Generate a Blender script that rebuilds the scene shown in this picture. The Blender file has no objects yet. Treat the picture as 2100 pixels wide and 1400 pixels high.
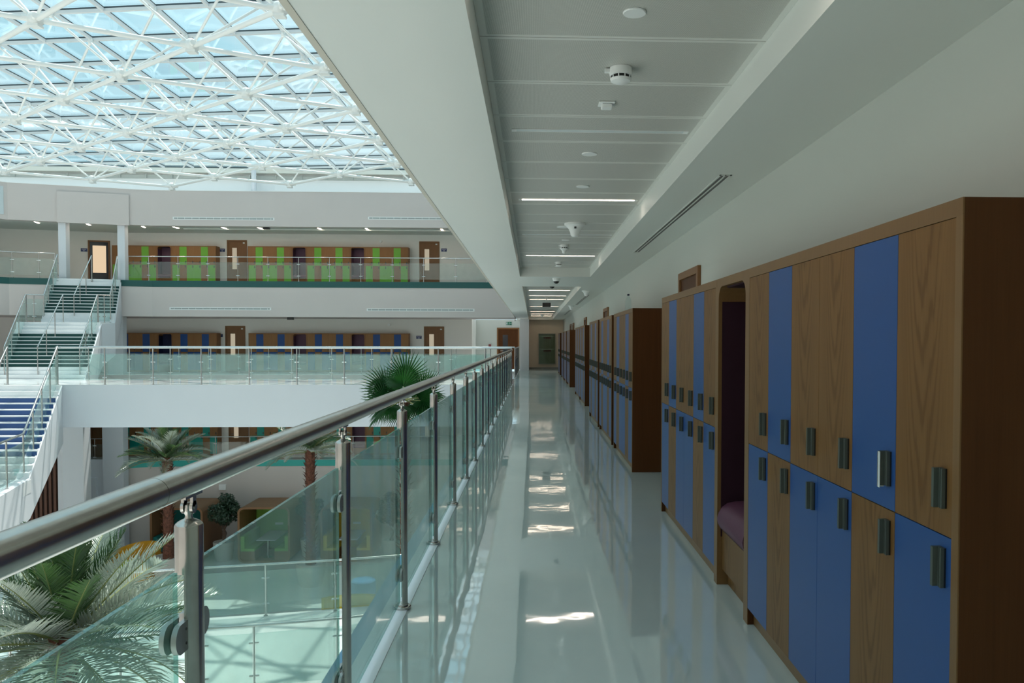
import bpy, math, random
from mathutils import Vector, Matrix
R = math.radians
rnd = random.Random(7)
SC = bpy.context.scene
COL = SC.collection

# ------------------------------------------------------------------ mesh builder
class MB:
    def __init__(s): s.v=[]; s.f=[]; s.m=[]; s.s=[]
    def add(s, vs, fs, m=0, sm=False):
        o=len(s.v); s.v+= [tuple(v) for v in vs]
        for f in fs: s.f.append(tuple(i+o for i in f)); s.m.append(m); s.s.append(sm)
    def box(s,x0,x1,y0,y1,z0,z1,m=0):
        s.add([(x0,y0,z0),(x1,y0,z0),(x1,y1,z0),(x0,y1,z0),(x0,y0,z1),(x1,y0,z1),(x1,y1,z1),(x0,y1,z1)],
              [(0,3,2,1),(4,5,6,7),(0,1,5,4),(1,2,6,5),(2,3,7,6),(3,0,4,7)],m)
    def prism(s,poly,z0,z1,m=0,mtop=None):
        a=sum(poly[i][0]*poly[(i+1)%len(poly)][1]-poly[(i+1)%len(poly)][0]*poly[i][1] for i in range(len(poly)))
        if a<0: poly=poly[::-1]
        n=len(poly); vs=[(p[0],p[1],z0) for p in poly]+[(p[0],p[1],z1) for p in poly]
        s.add(vs,[tuple(range(n-1,-1,-1))]+[(i,(i+1)%n,n+(i+1)%n,n+i) for i in range(n)],m)
        s.add(vs,[tuple(range(n,2*n))],m if mtop is None else mtop)
    def hex8(s,b,t,m=0):
        s.add(list(b)+list(t),[(0,3,2,1),(4,5,6,7),(0,1,5,4),(1,2,6,5),(2,3,7,6),(3,0,4,7)],m)
    def cyl(s,p0,p1,r0,r1=None,seg=12,caps=True,m=0,sm=True):
        r1=r0 if r1 is None else r1
        p0=Vector(p0);p1=Vector(p1);d=(p1-p0).normalized()
        u=d.orthogonal().normalized() if abs(d.z)<.99 else Vector((1,0,0)); w=d.cross(u)
        vs=[]
        for p,r in((p0,r0),(p1,r1)):
            for k in range(seg):
                a=2*math.pi*k/seg; vs.append(p+(u*math.cos(a)+w*math.sin(a))*r)
        s.add(vs,[(k,(k+1)%seg,seg+(k+1)%seg,seg+k) for k in range(seg)],m,sm)
        if caps:
            s.add(vs,[tuple(range(seg-1,-1,-1)),tuple(range(seg,2*seg))],m)
    def tube(s,pts,r,seg=10,m=0,caps=True):
        pts=[Vector(p) for p in pts]; n=len(pts); rr=r if isinstance(r,(list,tuple)) else [r]*n
        vs=[]; u=None
        for i in range(n):
            d=(pts[min(i+1,n-1)]-pts[max(i-1,0)]).normalized()
            if u is None: u=d.orthogonal().normalized()
            else: u=(u-d*u.dot(d)).normalized()
            w=d.cross(u); k1=1.0
            if 0<i<n-1:
                c=(pts[i+1]-pts[i]).normalized().dot((pts[i]-pts[i-1]).normalized()); k1=1/max(.6,math.sqrt(max(.01,(1+c)/2)))
            for k in range(seg):
                a=2*math.pi*k/seg; vs.append(pts[i]+(u*math.cos(a)+w*math.sin(a))*rr[i]*k1)
        fs=[(i*seg+k,i*seg+(k+1)%seg,(i+1)*seg+(k+1)%seg,(i+1)*seg+k) for i in range(n-1) for k in range(seg)]
        s.add(vs,fs,m,True)
        if caps: s.add(vs,[tuple(range(seg-1,-1,-1)),tuple(range((n-1)*seg,n*seg))],m)
    def lathe(s,prof,c=(0,0,0),seg=24,m=0,sm=True):
        n=len(prof);vs=[]
        for r,z in prof:
            for k in range(seg):
                a=2*math.pi*k/seg; vs.append((c[0]+r*math.cos(a),c[1]+r*math.sin(a),c[2]+z))
        s.add(vs,[(i*seg+k,i*seg+(k+1)%seg,(i+1)*seg+(k+1)%seg,(i+1)*seg+k) for i in range(n-1) for k in range(seg)],m,sm)
        if prof[0][0]>1e-5: s.add(vs,[tuple(range(seg-1,-1,-1))],m)
        if prof[-1][0]>1e-5: s.add(vs,[tuple(range((n-1)*seg,n*seg))],m)
    def mesh(s,name,mats):
        me=bpy.data.meshes.new(name); me.from_pydata(s.v,[],s.f)
        for m in (mats if isinstance(mats,(list,tuple)) else [mats]): me.materials.append(m)
        me.polygons.foreach_set('material_index',s.m); me.polygons.foreach_set('use_smooth',s.s); me.update()
        if any(s.s): me.set_sharp_from_angle(angle=R(38))
        return me
    def obj(s,name,mats,parent=None,bevel=0,loc=None):
        return link(name,s.mesh(name,mats),parent,bevel,loc)
def link(name,me,parent=None,bevel=0,loc=None,rot=None,scale=None):
    o=bpy.data.objects.new(name,me); COL.objects.link(o)
    if parent is not None: o.parent=parent
    if loc is not None: o.location=loc
    if rot is not None: o.rotation_euler=rot
    if scale is not None: o.scale=scale
    if bevel:
        b=o.modifiers.new('Bevel','BEVEL'); b.width=bevel; b.segments=2; b.limit_method='ANGLE'; b.angle_limit=R(40)
    return o
def tag(o,label,cat,group=None,kind=None):
    o['label']=label; o['category']=cat
    if group: o['group']=group
    if kind: o['kind']=kind
    return o
def thing(name,label,cat,loc=(0,0,0),rz=0,group=None,kind=None):
    o=bpy.data.objects.new(name,None); COL.objects.link(o); o.location=loc; o.rotation_euler=(0,0,rz)
    o.empty_display_size=.1
    return tag(o,label,cat,group,kind)
def struct(name,mb,mats,parent=None,**k):
    o=mb.obj(name,mats,parent,**k)
    if parent is None: o['kind']='structure'
    return o
def dup(o,parent=None):
    c=o.copy(); COL.objects.link(c)
    if parent is not None: c.parent=parent
    for ch in list(o.children): dup(ch,c)
    return c

# ------------------------------------------------------------------ materials
def N(nt,t,x=0,**kw):
    n=nt.nodes.new(t)
    for k,v in kw.items(): setattr(n,k,v)
    return n
def new(name):
    m=bpy.data.materials.new(name); m.use_nodes=True; nt=m.node_tree; nt.nodes.clear()
    return m,nt,N(nt,'ShaderNodeOutputMaterial')
def setin(n,**kw):
    for k,v in kw.items():
        n.inputs[k.replace('_',' ')].default_value=v
def pbr(name,col,rough=.5,metal=0,spec=.5,noise=0,nscale=3,coat=0,bump=0,bscale=20,coatr=.05):
    m,nt,out=new(name); b=N(nt,'ShaderNodeBsdfPrincipled'); L=nt.links.new
    setin(b,Base_Color=(*col,1),Roughness=rough,Metallic=metal,Specular_IOR_Level=spec,Coat_Weight=coat,Coat_Roughness=coatr)
    tc=N(nt,'ShaderNodeTexCoord')
    if noise:
        t=N(nt,'ShaderNodeTexNoise'); setin(t,Scale=nscale,Detail=4); L(tc.outputs['Object'],t.inputs['Vector'])
        r=N(nt,'ShaderNodeValToRGB'); r.color_ramp.elements[0].position=.3; r.color_ramp.elements[1].position=.7
        r.color_ramp.elements[0].color=(*[c*(1-noise) for c in col],1); r.color_ramp.elements[1].color=(*[min(1,c*(1+noise)) for c in col],1)
        L(t.outputs['Fac'],r.inputs['Fac']); L(r.outputs['Color'],b.inputs['Base Color'])
    if bump:
        t=N(nt,'ShaderNodeTexNoise'); setin(t,Scale=bscale,Detail=3); L(tc.outputs['Object'],t.inputs['Vector'])
        bp=N(nt,'ShaderNodeBump'); setin(bp,Strength=bump,Distance=.02); L(t.outputs['Fac'],bp.inputs['Height']); L(bp.outputs['Normal'],b.inputs['Normal'])
    L(b.outputs[0],out.inputs[0]); return m
def emit(name,col,st):
    m,nt,out=new(name); e=N(nt,'ShaderNodeEmission'); setin(e,Color=(*col,1),Strength=st); nt.links.new(e.outputs[0],out.inputs[0]); return m
def glassy(name,tint,f0=.04,rough=.0,haze=0,hazecol=(.6,.8,.75),fmul=1.0):
    m,nt,out=new(name); L=nt.links.new
    t=N(nt,'ShaderNodeBsdfTransparent'); setin(t,Color=(*tint,1))
    g=N(nt,'ShaderNodeBsdfGlossy'); setin(g,Color=(1,1,1,1),Roughness=rough)
    ge=N(nt,'ShaderNodeNewGeometry'); dt=N(nt,'ShaderNodeVectorMath',operation='DOT_PRODUCT'); L(ge.outputs['Normal'],dt.inputs[0]); L(ge.outputs['Incoming'],dt.inputs[1])
    ab=N(nt,'ShaderNodeMath',operation='ABSOLUTE'); L(dt.outputs['Value'],ab.inputs[0])
    om=N(nt,'ShaderNodeMath',operation='SUBTRACT'); om.inputs[0].default_value=1; L(ab.outputs[0],om.inputs[1])
    pw=N(nt,'ShaderNodeMath',operation='POWER'); L(om.outputs[0],pw.inputs[0]); pw.inputs[1].default_value=5
    fr=N(nt,'ShaderNodeMath',operation='MULTIPLY_ADD'); L(pw.outputs[0],fr.inputs[0]); fr.inputs[1].default_value=.95; fr.inputs[2].default_value=f0
    mm=N(nt,'ShaderNodeMath',operation='MULTIPLY'); mm.inputs[1].default_value=fmul
    L(fr.outputs[0],mm.inputs[0])
    mx=N(nt,'ShaderNodeMixShader'); L(mm.outputs[0],mx.inputs[0]); L(t.outputs[0],mx.inputs[1]); L(g.outputs[0],mx.inputs[2])
    last=mx
    if haze:
        d=N(nt,'ShaderNodeBsdfDiffuse'); setin(d,Color=(*hazecol,1))
        m2=N(nt,'ShaderNodeMixShader'); m2.inputs[0].default_value=haze
        tc=N(nt,'ShaderNodeTexCoord'); nz=N(nt,'ShaderNodeTexNoise'); setin(nz,Scale=2.5,Detail=5,Roughness=.6); L(tc.outputs['Object'],nz.inputs['Vector'])
        mp=N(nt,'ShaderNodeMapRange'); mp.inputs[1].default_value=.3; mp.inputs[2].default_value=.8; mp.inputs[3].default_value=haze*.5; mp.inputs[4].default_value=haze*1.8
        L(nz.outputs['Fac'],mp.inputs[0]); L(mp.outputs[0],m2.inputs[0])
        L(mx.outputs[0],m2.inputs[1]); L(d.outputs[0],m2.inputs[2]); last=m2
    L(last.outputs[0],out.inputs[0]); return m
def wood(name,c0,c1,scale=1.0,rough=.45,cath=0.0,spec=.35):
    m,nt,out=new(name); L=nt.links.new; b=N(nt,'ShaderNodeBsdfPrincipled'); setin(b,Roughness=rough,Specular_IOR_Level=spec)
    tc=N(nt,'ShaderNodeTexCoord'); oi=N(nt,'ShaderNodeObjectInfo')
    ad=N(nt,'ShaderNodeVectorMath',operation='MULTIPLY_ADD'); ad.inputs[1].default_value=(1,1,1)
    cmb=N(nt,'ShaderNodeCombineXYZ')
    mu=N(nt,'ShaderNodeMath',operation='MULTIPLY'); mu.inputs[1].default_value=17.0; L(oi.outputs['Random'],mu.inputs[0])
    L(mu.outputs[0],cmb.inputs[1]); L(mu.outputs[0],cmb.inputs[2])
    L(tc.outputs['Object'],ad.inputs[0]); L(cmb.outputs[0],ad.inputs[2])
    mp=N(nt,'ShaderNodeMapping'); mp.inputs['Scale'].default_value=(9*scale,9*scale,.9*scale); L(ad.outputs[0],mp.inputs[0])
    n1=N(nt,'ShaderNodeTexNoise'); setin(n1,Scale=1.4,Detail=6,Roughness=.6,Distortion=.4); L(mp.outputs[0],n1.inputs['Vector'])
    mp2=N(nt,'ShaderNodeMapping'); mp2.inputs['Scale'].default_value=(70*scale,70*scale,1.2*scale); L(ad.outputs[0],mp2.inputs[0])
    n2=N(nt,'ShaderNodeTexNoise'); setin(n2,Scale=3,Detail=3); L(mp2.outputs[0],n2.inputs['Vector'])
    # cathedral figure
    sp=N(nt,'ShaderNodeSeparateXYZ'); L(tc.outputs['Object'],sp.inputs[0]); sp2=N(nt,'ShaderNodeSeparateXYZ'); L(ad.outputs[0],sp2.inputs[0])
    def mt(op,a,b=None,c=None):
        q=N(nt,'ShaderNodeMath',operation=op)
        for i,v in enumerate((a,b,c)):
            if v is None: continue
            if isinstance(v,(int,float)): q.inputs[i].default_value=v
            else: L(v,q.inputs[i])
        return q.outputs[0]
    xc=mt('SUBTRACT',sp.outputs[0],.17); x2=mt('MULTIPLY',xc,xc)
    v=mt('MULTIPLY_ADD',x2,-110.0*cath,mt('MULTIPLY_ADD',n1.outputs['Fac'],1.3,mt('MULTIPLY',sp2.outputs[2],2.2)))
    sn=mt('MULTIPLY_ADD',mt('SINE',mt('MULTIPLY',v,14.0)),.5,.5)
    mk=mt('SUBTRACT',1.0,mt('MINIMUM',1.0,mt('MULTIPLY',x2,70.0)))
    a1n=mt('MULTIPLY',mt('MULTIPLY',mt('POWER',sn,3.0),mk),-.42*min(1,cath))
    a1=N(nt,'ShaderNodeMath',operation='ADD'); a1.inputs[1].default_value=.18; L(a1n,a1.inputs[0])
    a2=N(nt,'ShaderNodeMath',operation='MULTIPLY_ADD'); a2.inputs[1].default_value=.45; L(n1.outputs['Fac'],a2.inputs[0]); L(a1.outputs[0],a2.inputs[2])
    a3=N(nt,'ShaderNodeMath',operation='MULTIPLY_ADD'); a3.inputs[1].default_value=.35; L(n2.outputs['Fac'],a3.inputs[0]); L(a2.outputs[0],a3.inputs[2])
    r=N(nt,'ShaderNodeValToRGB'); r.color_ramp.elements[0].position=.25; r.color_ramp.elements[1].position=.85
    r.color_ramp.elements[0].color=(*c0,1); r.color_ramp.elements[1].color=(*c1,1)
    L(a3.outputs[0],r.inputs['Fac']); L(r.outputs['Color'],b.inputs['Base Color']); L(b.outputs[0],out.inputs[0]); return m
def leafmat(name,col,back,tr=.25,rough=.35,under=None):
    m,nt,out=new(name); L=nt.links.new; b=N(nt,'ShaderNodeBsdfPrincipled'); setin(b,Base_Color=(*col,1),Roughness=rough,Specular_IOR_Level=.6)
    if under:
        ge=N(nt,'ShaderNodeNewGeometry'); mc=N(nt,'ShaderNodeMix',data_type='RGBA'); L(ge.outputs['Backfacing'],mc.inputs[0])
        mc.inputs[6].default_value=(*col,1); mc.inputs[7].default_value=(*under,1); L(mc.outputs[2],b.inputs['Base Color'])
    t=N(nt,'ShaderNodeBsdfTranslucent'); setin(t,Color=(*back,1)); mx=N(nt,'ShaderNodeMixShader'); mx.inputs[0].default_value=tr
    L(b.outputs[0],mx.inputs[1]); L(t.outputs[0],mx.inputs[2]); L(mx.outputs[0],out.inputs[0]); return m
M={}
M['wall']=pbr('white_wall_paint',(.59,.615,.575),.6,noise=.015,nscale=.7)
M['gallwall']=pbr('white_gallery_wall',(.86,.84,.80),.6,noise=.015,nscale=.7)
M['clere']=pbr('bright_white_render',(.90,.91,.91),.6)
M['purpleg']=pbr('plum_gallery_lining',(.13,.055,.095),.6)
M['white']=pbr('white_plaster',(.67,.695,.73),.55,noise=.015,nscale=.6)
M['fasc']=pbr('white_fascia_render',(.615,.555,.53),.7,noise=.02,nscale=.5)
M['warmwall']=pbr('beige_end_wall_paint',(.74,.62,.49),.7,noise=.03,nscale=.7)
M['lowwall']=pbr('shaded_white_lower_wall',(.62,.56,.52),.7,noise=.02,nscale=.5)  # white wall with its brownish shade put into the colour
M['soffit']=pbr('white_soffit_board',(.735,.755,.72),.5,noise=.01,nscale=.8)
M['tan']=pbr('tan_edge_trim',(.60,.56,.48),.6)
M['steel']=pbr('brushed_stainless_steel',(.50,.485,.455),.21,metal=1,noise=.06,nscale=30)
M['steelb']=pbr('bright_stainless_steel',(.58,.58,.57),.22,metal=1)
M['clamp']=pbr('satin_steel_clamp',(.42,.42,.41),.38,metal=1)
M['dark']=pbr('dark_shadow_gap',(.02,.02,.02),.8)
M['black']=pbr('black_plastic',(.012,.012,.013),.35)
M['plastic']=pbr('white_plastic',(.86,.87,.86),.4)
M['frame']=pbr('white_space_frame_paint',(.84,.85,.83),.45)
M['purlin']=pbr('grey_white_aluminium',(.68,.70,.71),.4)
M['gasket']=pbr('dark_rubber_gasket',(.05,.07,.08),.6)
M['green']=pbr('lime_green_laminate',(.16,.46,.03),.35)
M['blue']=pbr('blue_laminate',(.027,.082,.26),.36,spec=.22,noise=.015,nscale=2)
M['navy']=pbr('navy_lining',(.008,.014,.06),.6)
M['teal']=pbr('teal_laminate',(.0,.30,.24),.35)
M['purple']=pbr('purple_upholstery',(.036,.012,.021),.7,spec=.2,noise=.06,nscale=8)
M['cushion']=pbr('mauve_vinyl_cushion',(.125,.042,.075),.55,spec=.25,noise=.04,nscale=6)
M['bandg']=pbr('dark_green_band_paint',(.006,.085,.08),.45)
M['bandt']=pbr('teal_band_paint',(.03,.42,.36),.45)
M['bandb']=pbr('blue_band_paint',(.16,.36,.55),.45)
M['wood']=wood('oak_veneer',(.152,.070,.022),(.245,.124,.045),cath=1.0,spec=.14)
M['woodd']=wood('shaded_oak_veneer',(.07,.024,.008),(.115,.044,.015),.8,spec=.12)  # same oak as the fronts, shade of the end faces put into the colour
M['woodg']=wood('brightened_oak_veneer',(.25,.115,.042),(.35,.18,.075),spec=.2)  # locker oak, colour brightened to make up for dim gallery light
M['woodgf']=wood('brightened_oak_edge',(.22,.10,.038),(.30,.15,.06),spec=.2)  # edge oak brightened the same way for the galleries
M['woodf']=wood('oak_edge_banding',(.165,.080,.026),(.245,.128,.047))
M['wooddoor']=wood('brown_door_veneer',(.18,.08,.029),(.27,.13,.052),.9)
M['podwood']=wood('orange_oak_pod_veneer',(.20,.092,.038),(.29,.15,.07),.7)
M['slat']=wood('dark_brown_timber_slats',(.09,.035,.02),(.14,.06,.035))
M['handle']=pbr('dark_bronze_handle',(.085,.097,.085),.5,spec=.3)
M['film']=pbr('white_peeling_film',(.72,.74,.74),.4)
M['floorw']=pbr('glossy_white_floor',(.88,.895,.885),.14,coat=.5,noise=.02,nscale=.5)
M['step']=pbr('white_terrazzo_step',(.78,.80,.81),.35,noise=.02,nscale=20)
M['riserg']=pbr('dark_green_riser',(.004,.048,.044),.5,spec=.3)
M['riserb']=pbr('blue_riser',(.018,.07,.22),.45)
M['strip']=pbr('white_kerb_paint',(.90,.93,.96),.35)
M['yellow']=pbr('yellow_upholstery',(.75,.37,.02),.6)
M['lime']=pbr('lime_upholstery',(.45,.62,.05),.6)
M['pgreen']=pbr('pod_green_upholstery',(.22,.45,.06),.6)
M['pyellow']=pbr('pod_yellow_upholstery',(.70,.52,.05),.6)
M['pteal']=pbr('pod_teal_upholstery',(.0,.20,.19),.6)
M['pblue']=pbr('blue_upholstery',(.04,.25,.55),.6)
M['pot']=pbr('pale_stone_pot',(.56,.54,.49),.6,noise=.05,nscale=10)
M['gravel']=pbr('white_pebbles',(.75,.74,.72),.8,noise=.3,nscale=60,bump=.6,bscale=60)
M['trunk']=pbr('brown_palm_trunk',(.16,.06,.036),.8,noise=.45,nscale=14,bump=.4)
M['bark']=pbr('grey_brown_bark',(.10,.065,.045),.8,noise=.3,nscale=20)
M['leaf']=leafmat('palm_frond_green',(.03,.085,.025),(.08,.2,.03),.18,.3,under=(.10,.17,.08))
M['leaf_sun']=leafmat('sun_sheen_palm_frond',(.27,.33,.27),(.3,.38,.25),.12,.20,under=(.56,.60,.56))  # sun and sky sheen put into the frond colour, underside paler still
M['fan']=leafmat('fan_palm_green',(.012,.075,.015),(.04,.2,.03),.22)
M['fic']=leafmat('ficus_leaf_green',(.025,.06,.03),(.05,.12,.04),.12,.4)
M['stem']=pbr('pale_frond_rib',(.25,.28,.10),.5)
M['sign']=pbr('blue_room_sign',(.01,.03,.14),.4)
M['signw']=pbr('white_sign_print',(.75,.78,.82),.5)
M['exitg']=pbr('green_exit_sign',(.0,.16,.08),.4)
M['red']=pbr('dull_red_call_point',(.22,.05,.05),.5)
M['cream']=emit('glowing_cream_blind',(1.0,.76,.50),.80)  # blind glows by itself in place of the bright room behind
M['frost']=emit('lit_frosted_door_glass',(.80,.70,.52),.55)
M['lamp']=emit('warm_white_led',(1.0,.86,.74),13.0)
M['lampg']=emit('gallery_strip_led',(1.0,.82,.66),40.0)
M['lampb']=emit('warm_white_led_dim',(1.0,.80,.62),15.0)
M['diffoff']=pbr('unlit_lamp_diffuser',(.66,.72,.72),.4)
M['glass']=glassy('green_tinted_balustrade_glass',(.855,.945,.92),haze=.125,hazecol=(.46,.78,.73))
M['glassf']=glassy('clear_balustrade_glass',(.93,.965,.955),haze=.05,hazecol=(.55,.70,.66))
M['glassw']=glassy('mint_walkway_glass',(.90,.965,.95),haze=.06,hazecol=(.50,.76,.76))
M['edge']=glassy('green_glass_edge',(.50,.80,.75),haze=.30,hazecol=(.22,.50,.46))
M['roofglass']=glassy('blue_tinted_skylight_glass',(.925,.968,.972),fmul=.9)
M['bottle']=glassy('clear_bottle_plastic',(.90,.95,.95),rough=.05,fmul=1.4)
M['case']=glassy('display_case_glass',(.75,.80,.74),rough=.02)
M['casein']=pbr('olive_case_backing',(.42,.42,.34),.6)
M['slot']=pbr('grey_vent_slots',(.36,.39,.385),.6)

def floor_mat():
    m,nt,out=new('polished_grey_epoxy_floor'); L=nt.links.new
    tc=N(nt,'ShaderNodeTexCoord')
    n=N(nt,'ShaderNodeTexNoise'); setin(n,Scale=.9,Detail=5,Roughness=.6); L(tc.outputs['Object'],n.inputs['Vector'])
    r=N(nt,'ShaderNodeValToRGB'); r.color_ramp.elements[0].position=.3; r.color_ramp.elements[1].position=.7
    r.color_ramp.elements[0].color=(.655,.74,.73,1); r.color_ramp.elements[1].color=(.72,.80,.785,1)
    L(n.outputs['Fac'],r.inputs['Fac'])
    n2=N(nt,'ShaderNodeTexNoise'); setin(n2,Scale=2.6,Detail=2,Roughness=.5); L(tc.outputs['Object'],n2.inputs['Vector'])
    bp=N(nt,'ShaderNodeBump'); setin(bp,Strength=.05,Distance=.03); L(n2.outputs['Fac'],bp.inputs['Height'])
    d=N(nt,'ShaderNodeBsdfDiffuse'); L(r.outputs['Color'],d.inputs['Color'])
    g=N(nt,'ShaderNodeBsdfGlossy'); setin(g,Color=(1,1,1,1),Roughness=.035); L(bp.outputs['Normal'],g.inputs['Normal'])
    ge=N(nt,'ShaderNodeNewGeometry'); dt=N(nt,'ShaderNodeVectorMath',operation='DOT_PRODUCT'); L(ge.outputs['Normal'],dt.inputs[0]); L(ge.outputs['Incoming'],dt.inputs[1])
    def mt(op,a,b,c=None):
        q=N(nt,'ShaderNodeMath',operation=op)
        for i,v in enumerate((a,b,c)):
            if v is None: continue
            if isinstance(v,(int,float)): q.inputs[i].default_value=v
            else: L(v,q.inputs[i])
        return q.outputs[0]
    fr=mt('MINIMUM',mt('MULTIPLY_ADD',mt('POWER',mt('SUBTRACT',1.0,mt('ABSOLUTE',dt.outputs['Value'],0.0)),3.2),.88,.12),.62)
    mx=N(nt,'ShaderNodeMixShader'); L(fr,mx.inputs[0]); L(d.outputs[0],mx.inputs[1]); L(g.outputs[0],mx.inputs[2]); L(mx.outputs[0],out.inputs[0]); return m
M['floor']=floor_mat()
def perf_mat():
    m,nt,out=new('perforated_metal_ceiling_panel'); L=nt.links.new; b=N(nt,'ShaderNodeBsdfPrincipled'); setin(b,Roughness=.45,Specular_IOR_Level=.4)
    tc=N(nt,'ShaderNodeTexCoord'); mp=N(nt,'ShaderNodeMapping'); mp.inputs['Scale'].default_value=(235,235,235); L(tc.outputs['Object'],mp.inputs[0])
    v=N(nt,'ShaderNodeTexVoronoi',voronoi_dimensions='2D'); setin(v,Scale=1.0,Randomness=0.0); L(mp.outputs[0],v.inputs['Vector'])
    r=N(nt,'ShaderNodeValToRGB'); r.color_ramp.elements[0].position=.26; r.color_ramp.elements[1].position=.36
    r.color_ramp.elements[0].color=(.20,.195,.18,1); r.color_ramp.elements[1].color=(.70,.69,.64,1)
    L(v.outputs['Distance'],r.inputs['Fac']); L(r.outputs['Color'],b.inputs['Base Color']); L(b.outputs[0],out.inputs[0]); return m
M['perf']=perf_mat()
M['panel']=pbr('plain_ceiling_panel_border',(.74,.735,.69),.45)

# ------------------------------------------------------------------ camera
def camera():
    f=1633.; cx,cy=1164.13,744.07
    yaw,pitch,roll=.0435023306,.0268411309,-.00186569524
    c,s=math.cos(yaw),math.sin(yaw)
    fw=Vector((s,c,0)); rt=Vector((c,-s,0)); up=Vector((0,0,1))
    fw2=fw*math.cos(pitch)-up*math.sin(pitch); dn=-(up*math.cos(pitch)+fw*math.sin(pitch))
    r=rt*math.cos(roll)+dn*math.sin(roll); d=dn*math.cos(roll)-rt*math.sin(roll)
    cam=bpy.data.cameras.new('camera'); o=bpy.data.objects.new('camera',cam); COL.objects.link(o)
    m=Matrix((( r.x,-d.x,-fw2.x,0),(r.y,-d.y,-fw2.y,0),(r.z,-d.z,-fw2.z,1.5),(0,0,0,1)))
    o.matrix_world=m
    cam.sensor_width=36; cam.lens=f/2100*36; cam.shift_x=(1050-cx)/2100; cam.shift_y=(cy-700)/2100
    cam.clip_start=.05; cam.clip_end=300
    SC.camera=o
camera()

# ------------------------------------------------------------------ corridor shell
XW=1.64; ZC=2.668; ZP=2.828
mb=MB(); mb.box(-.70,XW,-12,43.2,-.45,0);
struct('floor',mb,M['floor'])
mb=MB(); mb.box(-.835,-.70,-12,27.72,-.45,.004); mb.box(-.835,-.70,32.0,43.2,-.45,.004)
struct('trim_kerb',mb,M['strip'])
mb=MB(); mb.box(-.93,-.835,-12,27.72,-.45,-.002); struct('trim_band_blue',mb,M['bandb'])
mb=MB(); mb.box(XW,XW+.2,-12,43.2,-.45,ZC+.3); struct('wall_right',mb,M['wall'])
mb=MB(); mb.box(-.235,XW,43.0,43.2,0,ZC+.2); struct('wall_end',mb,M['warmwall'])
mb=MB(); mb.box(-.86,XW+.2,-4.2,-12,-.45,ZC+.2); struct('wall_back',mb,M['wall'])
# soffit
mb=MB()
mb.box(-.86,-.235,-12,43.2,ZC,ZC+.35)
mb.box(1.03,XW,-12,43.2,ZC,ZC+.35)
mb.box(-.235,1.03,14.39,16.95,ZC,ZC+.35)
mb.box(-.235,1.03,42.3,43.2,ZC,ZC+.35)
struct('ceiling',mb,M['soffit'])
mb=MB(); mb.box(-.86,XW+.2,-12,43.2,ZC+.35,4.2); mb.box(-.86,XW+.2,-12,43.2,4.2,9.8); struct('wall_upper_storey',mb,M['fasc'])
mb=MB(); mb.box(-.872,-.842,-12,41.5,ZC-.003,ZC+.06); struct('trim_soffit_edge',mb,M['tan'])
def panels(y0,y1,name):
    mb=MB(); n=int(round((y1-y0)/.604)); g=.004
    mb.box(-.235,1.03,y0,y1,ZP+.05,ZP+.06,2)
    for k in range(n):
        a=y0+k*.604+g; b=y0+(k+1)*.604-g
        # border (plain) as frame, perforated centre
        e=.022
        mb.box(-.234,1.029,a,a+e,ZP,ZP+.03,1); mb.box(-.234,1.029,b-e,b,ZP,ZP+.03,1)
        mb.box(-.234,-.222+e,a+e,b-e,ZP,ZP+.03,1); mb.box(1.022-e,1.029,a+e,b-e,ZP,ZP+.03,1)
        mb.box(-.222+e,1.022-e,a+e,b-e,ZP+.001,ZP+.03,0)
    return struct(name,mb,[M['perf'],M['panel'],M['slot']])
panels(14.39-43*.604,14.39,'ceiling_panel_field')
panels(16.95,16.95+42*.604,'ceiling_panel_field_far')
mb=MB(); mb.box(-.66,-.21,41.0,43.2,0,ZC); struct('wall_pier',mb,M['white'])
mb=MB(); mb.box(-.205,XW,42.985,43.0,0,.11); struct('baseboard_end',mb,pbr('grey_skirting',(.30,.30,.28),.5))
mb=MB(); mb.box(-3.6,-.66,43.0,43.2,0,ZC); struct('wall_far_lobby',mb,M['wall'])
mb=MB(); mb.box(-3.25,-3.05,40.2,43.2,0,ZC); struct('wall_lobby_side',mb,M['wall'])

# ------------------------------------------------------------------ ceiling fixtures
def light(y,on,label,dim=False):
    t=thing('ceiling_light',label,'light',(0,y,ZP),0,'linear lights in the corridor ceiling')
    mb=MB(); x0,x1=-.135,.98; w=.024
    mb.box(x0,x1,-w-.004,-w,-.004,0); mb.box(x0,x1,w,w+.004,-.004,0)
    mb.box(x0,x0+.03,-w,w,-.006,0); mb.box(x1-.03,x1,-w,w,-.006,0)
    mb.obj('frame',M['plastic'],t)
    mb=MB(); mb.box(x0+.03,x1-.03,-w,w,-.002,0)
    mb.obj('diffuser',(M['lampb'] if dim else M['lamp']) if on else M['diffoff'],t)
light(2.631,True,'lit linear light overhead before the nearest round disc')
light(5.047,False,'unlit linear light nearest in the corridor ceiling')
light(7.49,True,'lit linear light nearest in the corridor ceiling')
light(9.91,False,'unlit linear light behind the cone-shaped white access point')
light(12.35,True,'lit linear light before the ceiling beam with the dome camera')
nm=['first','second','third','fourth','fifth','sixth','seventh','eighth','ninth','last']
for k,(y,on) in enumerate([(18.3,1),(20.7,1),(23.15,1),(25.2,1),(30.2,1),(32.6,0),(35.2,1),(38.0,1),(40.1,1),(41.9,1)]):
    light(y,bool(on),('lit' if on else 'unlit')+' linear light, %s beyond the ceiling beam'%nm[k],True)
def disc(x,y,r,label,z=ZP,h=.007):
    mb=MB(); mb.lathe([(r*.6,-h),(r*.95,-h),(r,-h*.6),(r,0)],(0,0,0),28)
    o=mb.obj('ceiling_speaker',M['plastic'],loc=(x,y,z)); tag(o,label,'speaker','round discs on the corridor ceiling')
disc(.408,3.234,.047,'round white ceiling disc nearest the camera')
disc(.398,5.656,.055,'flat round white disc just past the unlit linear light')
disc(.424,6.842,.055,'flat round white disc before the nearest lit linear light')
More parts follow.
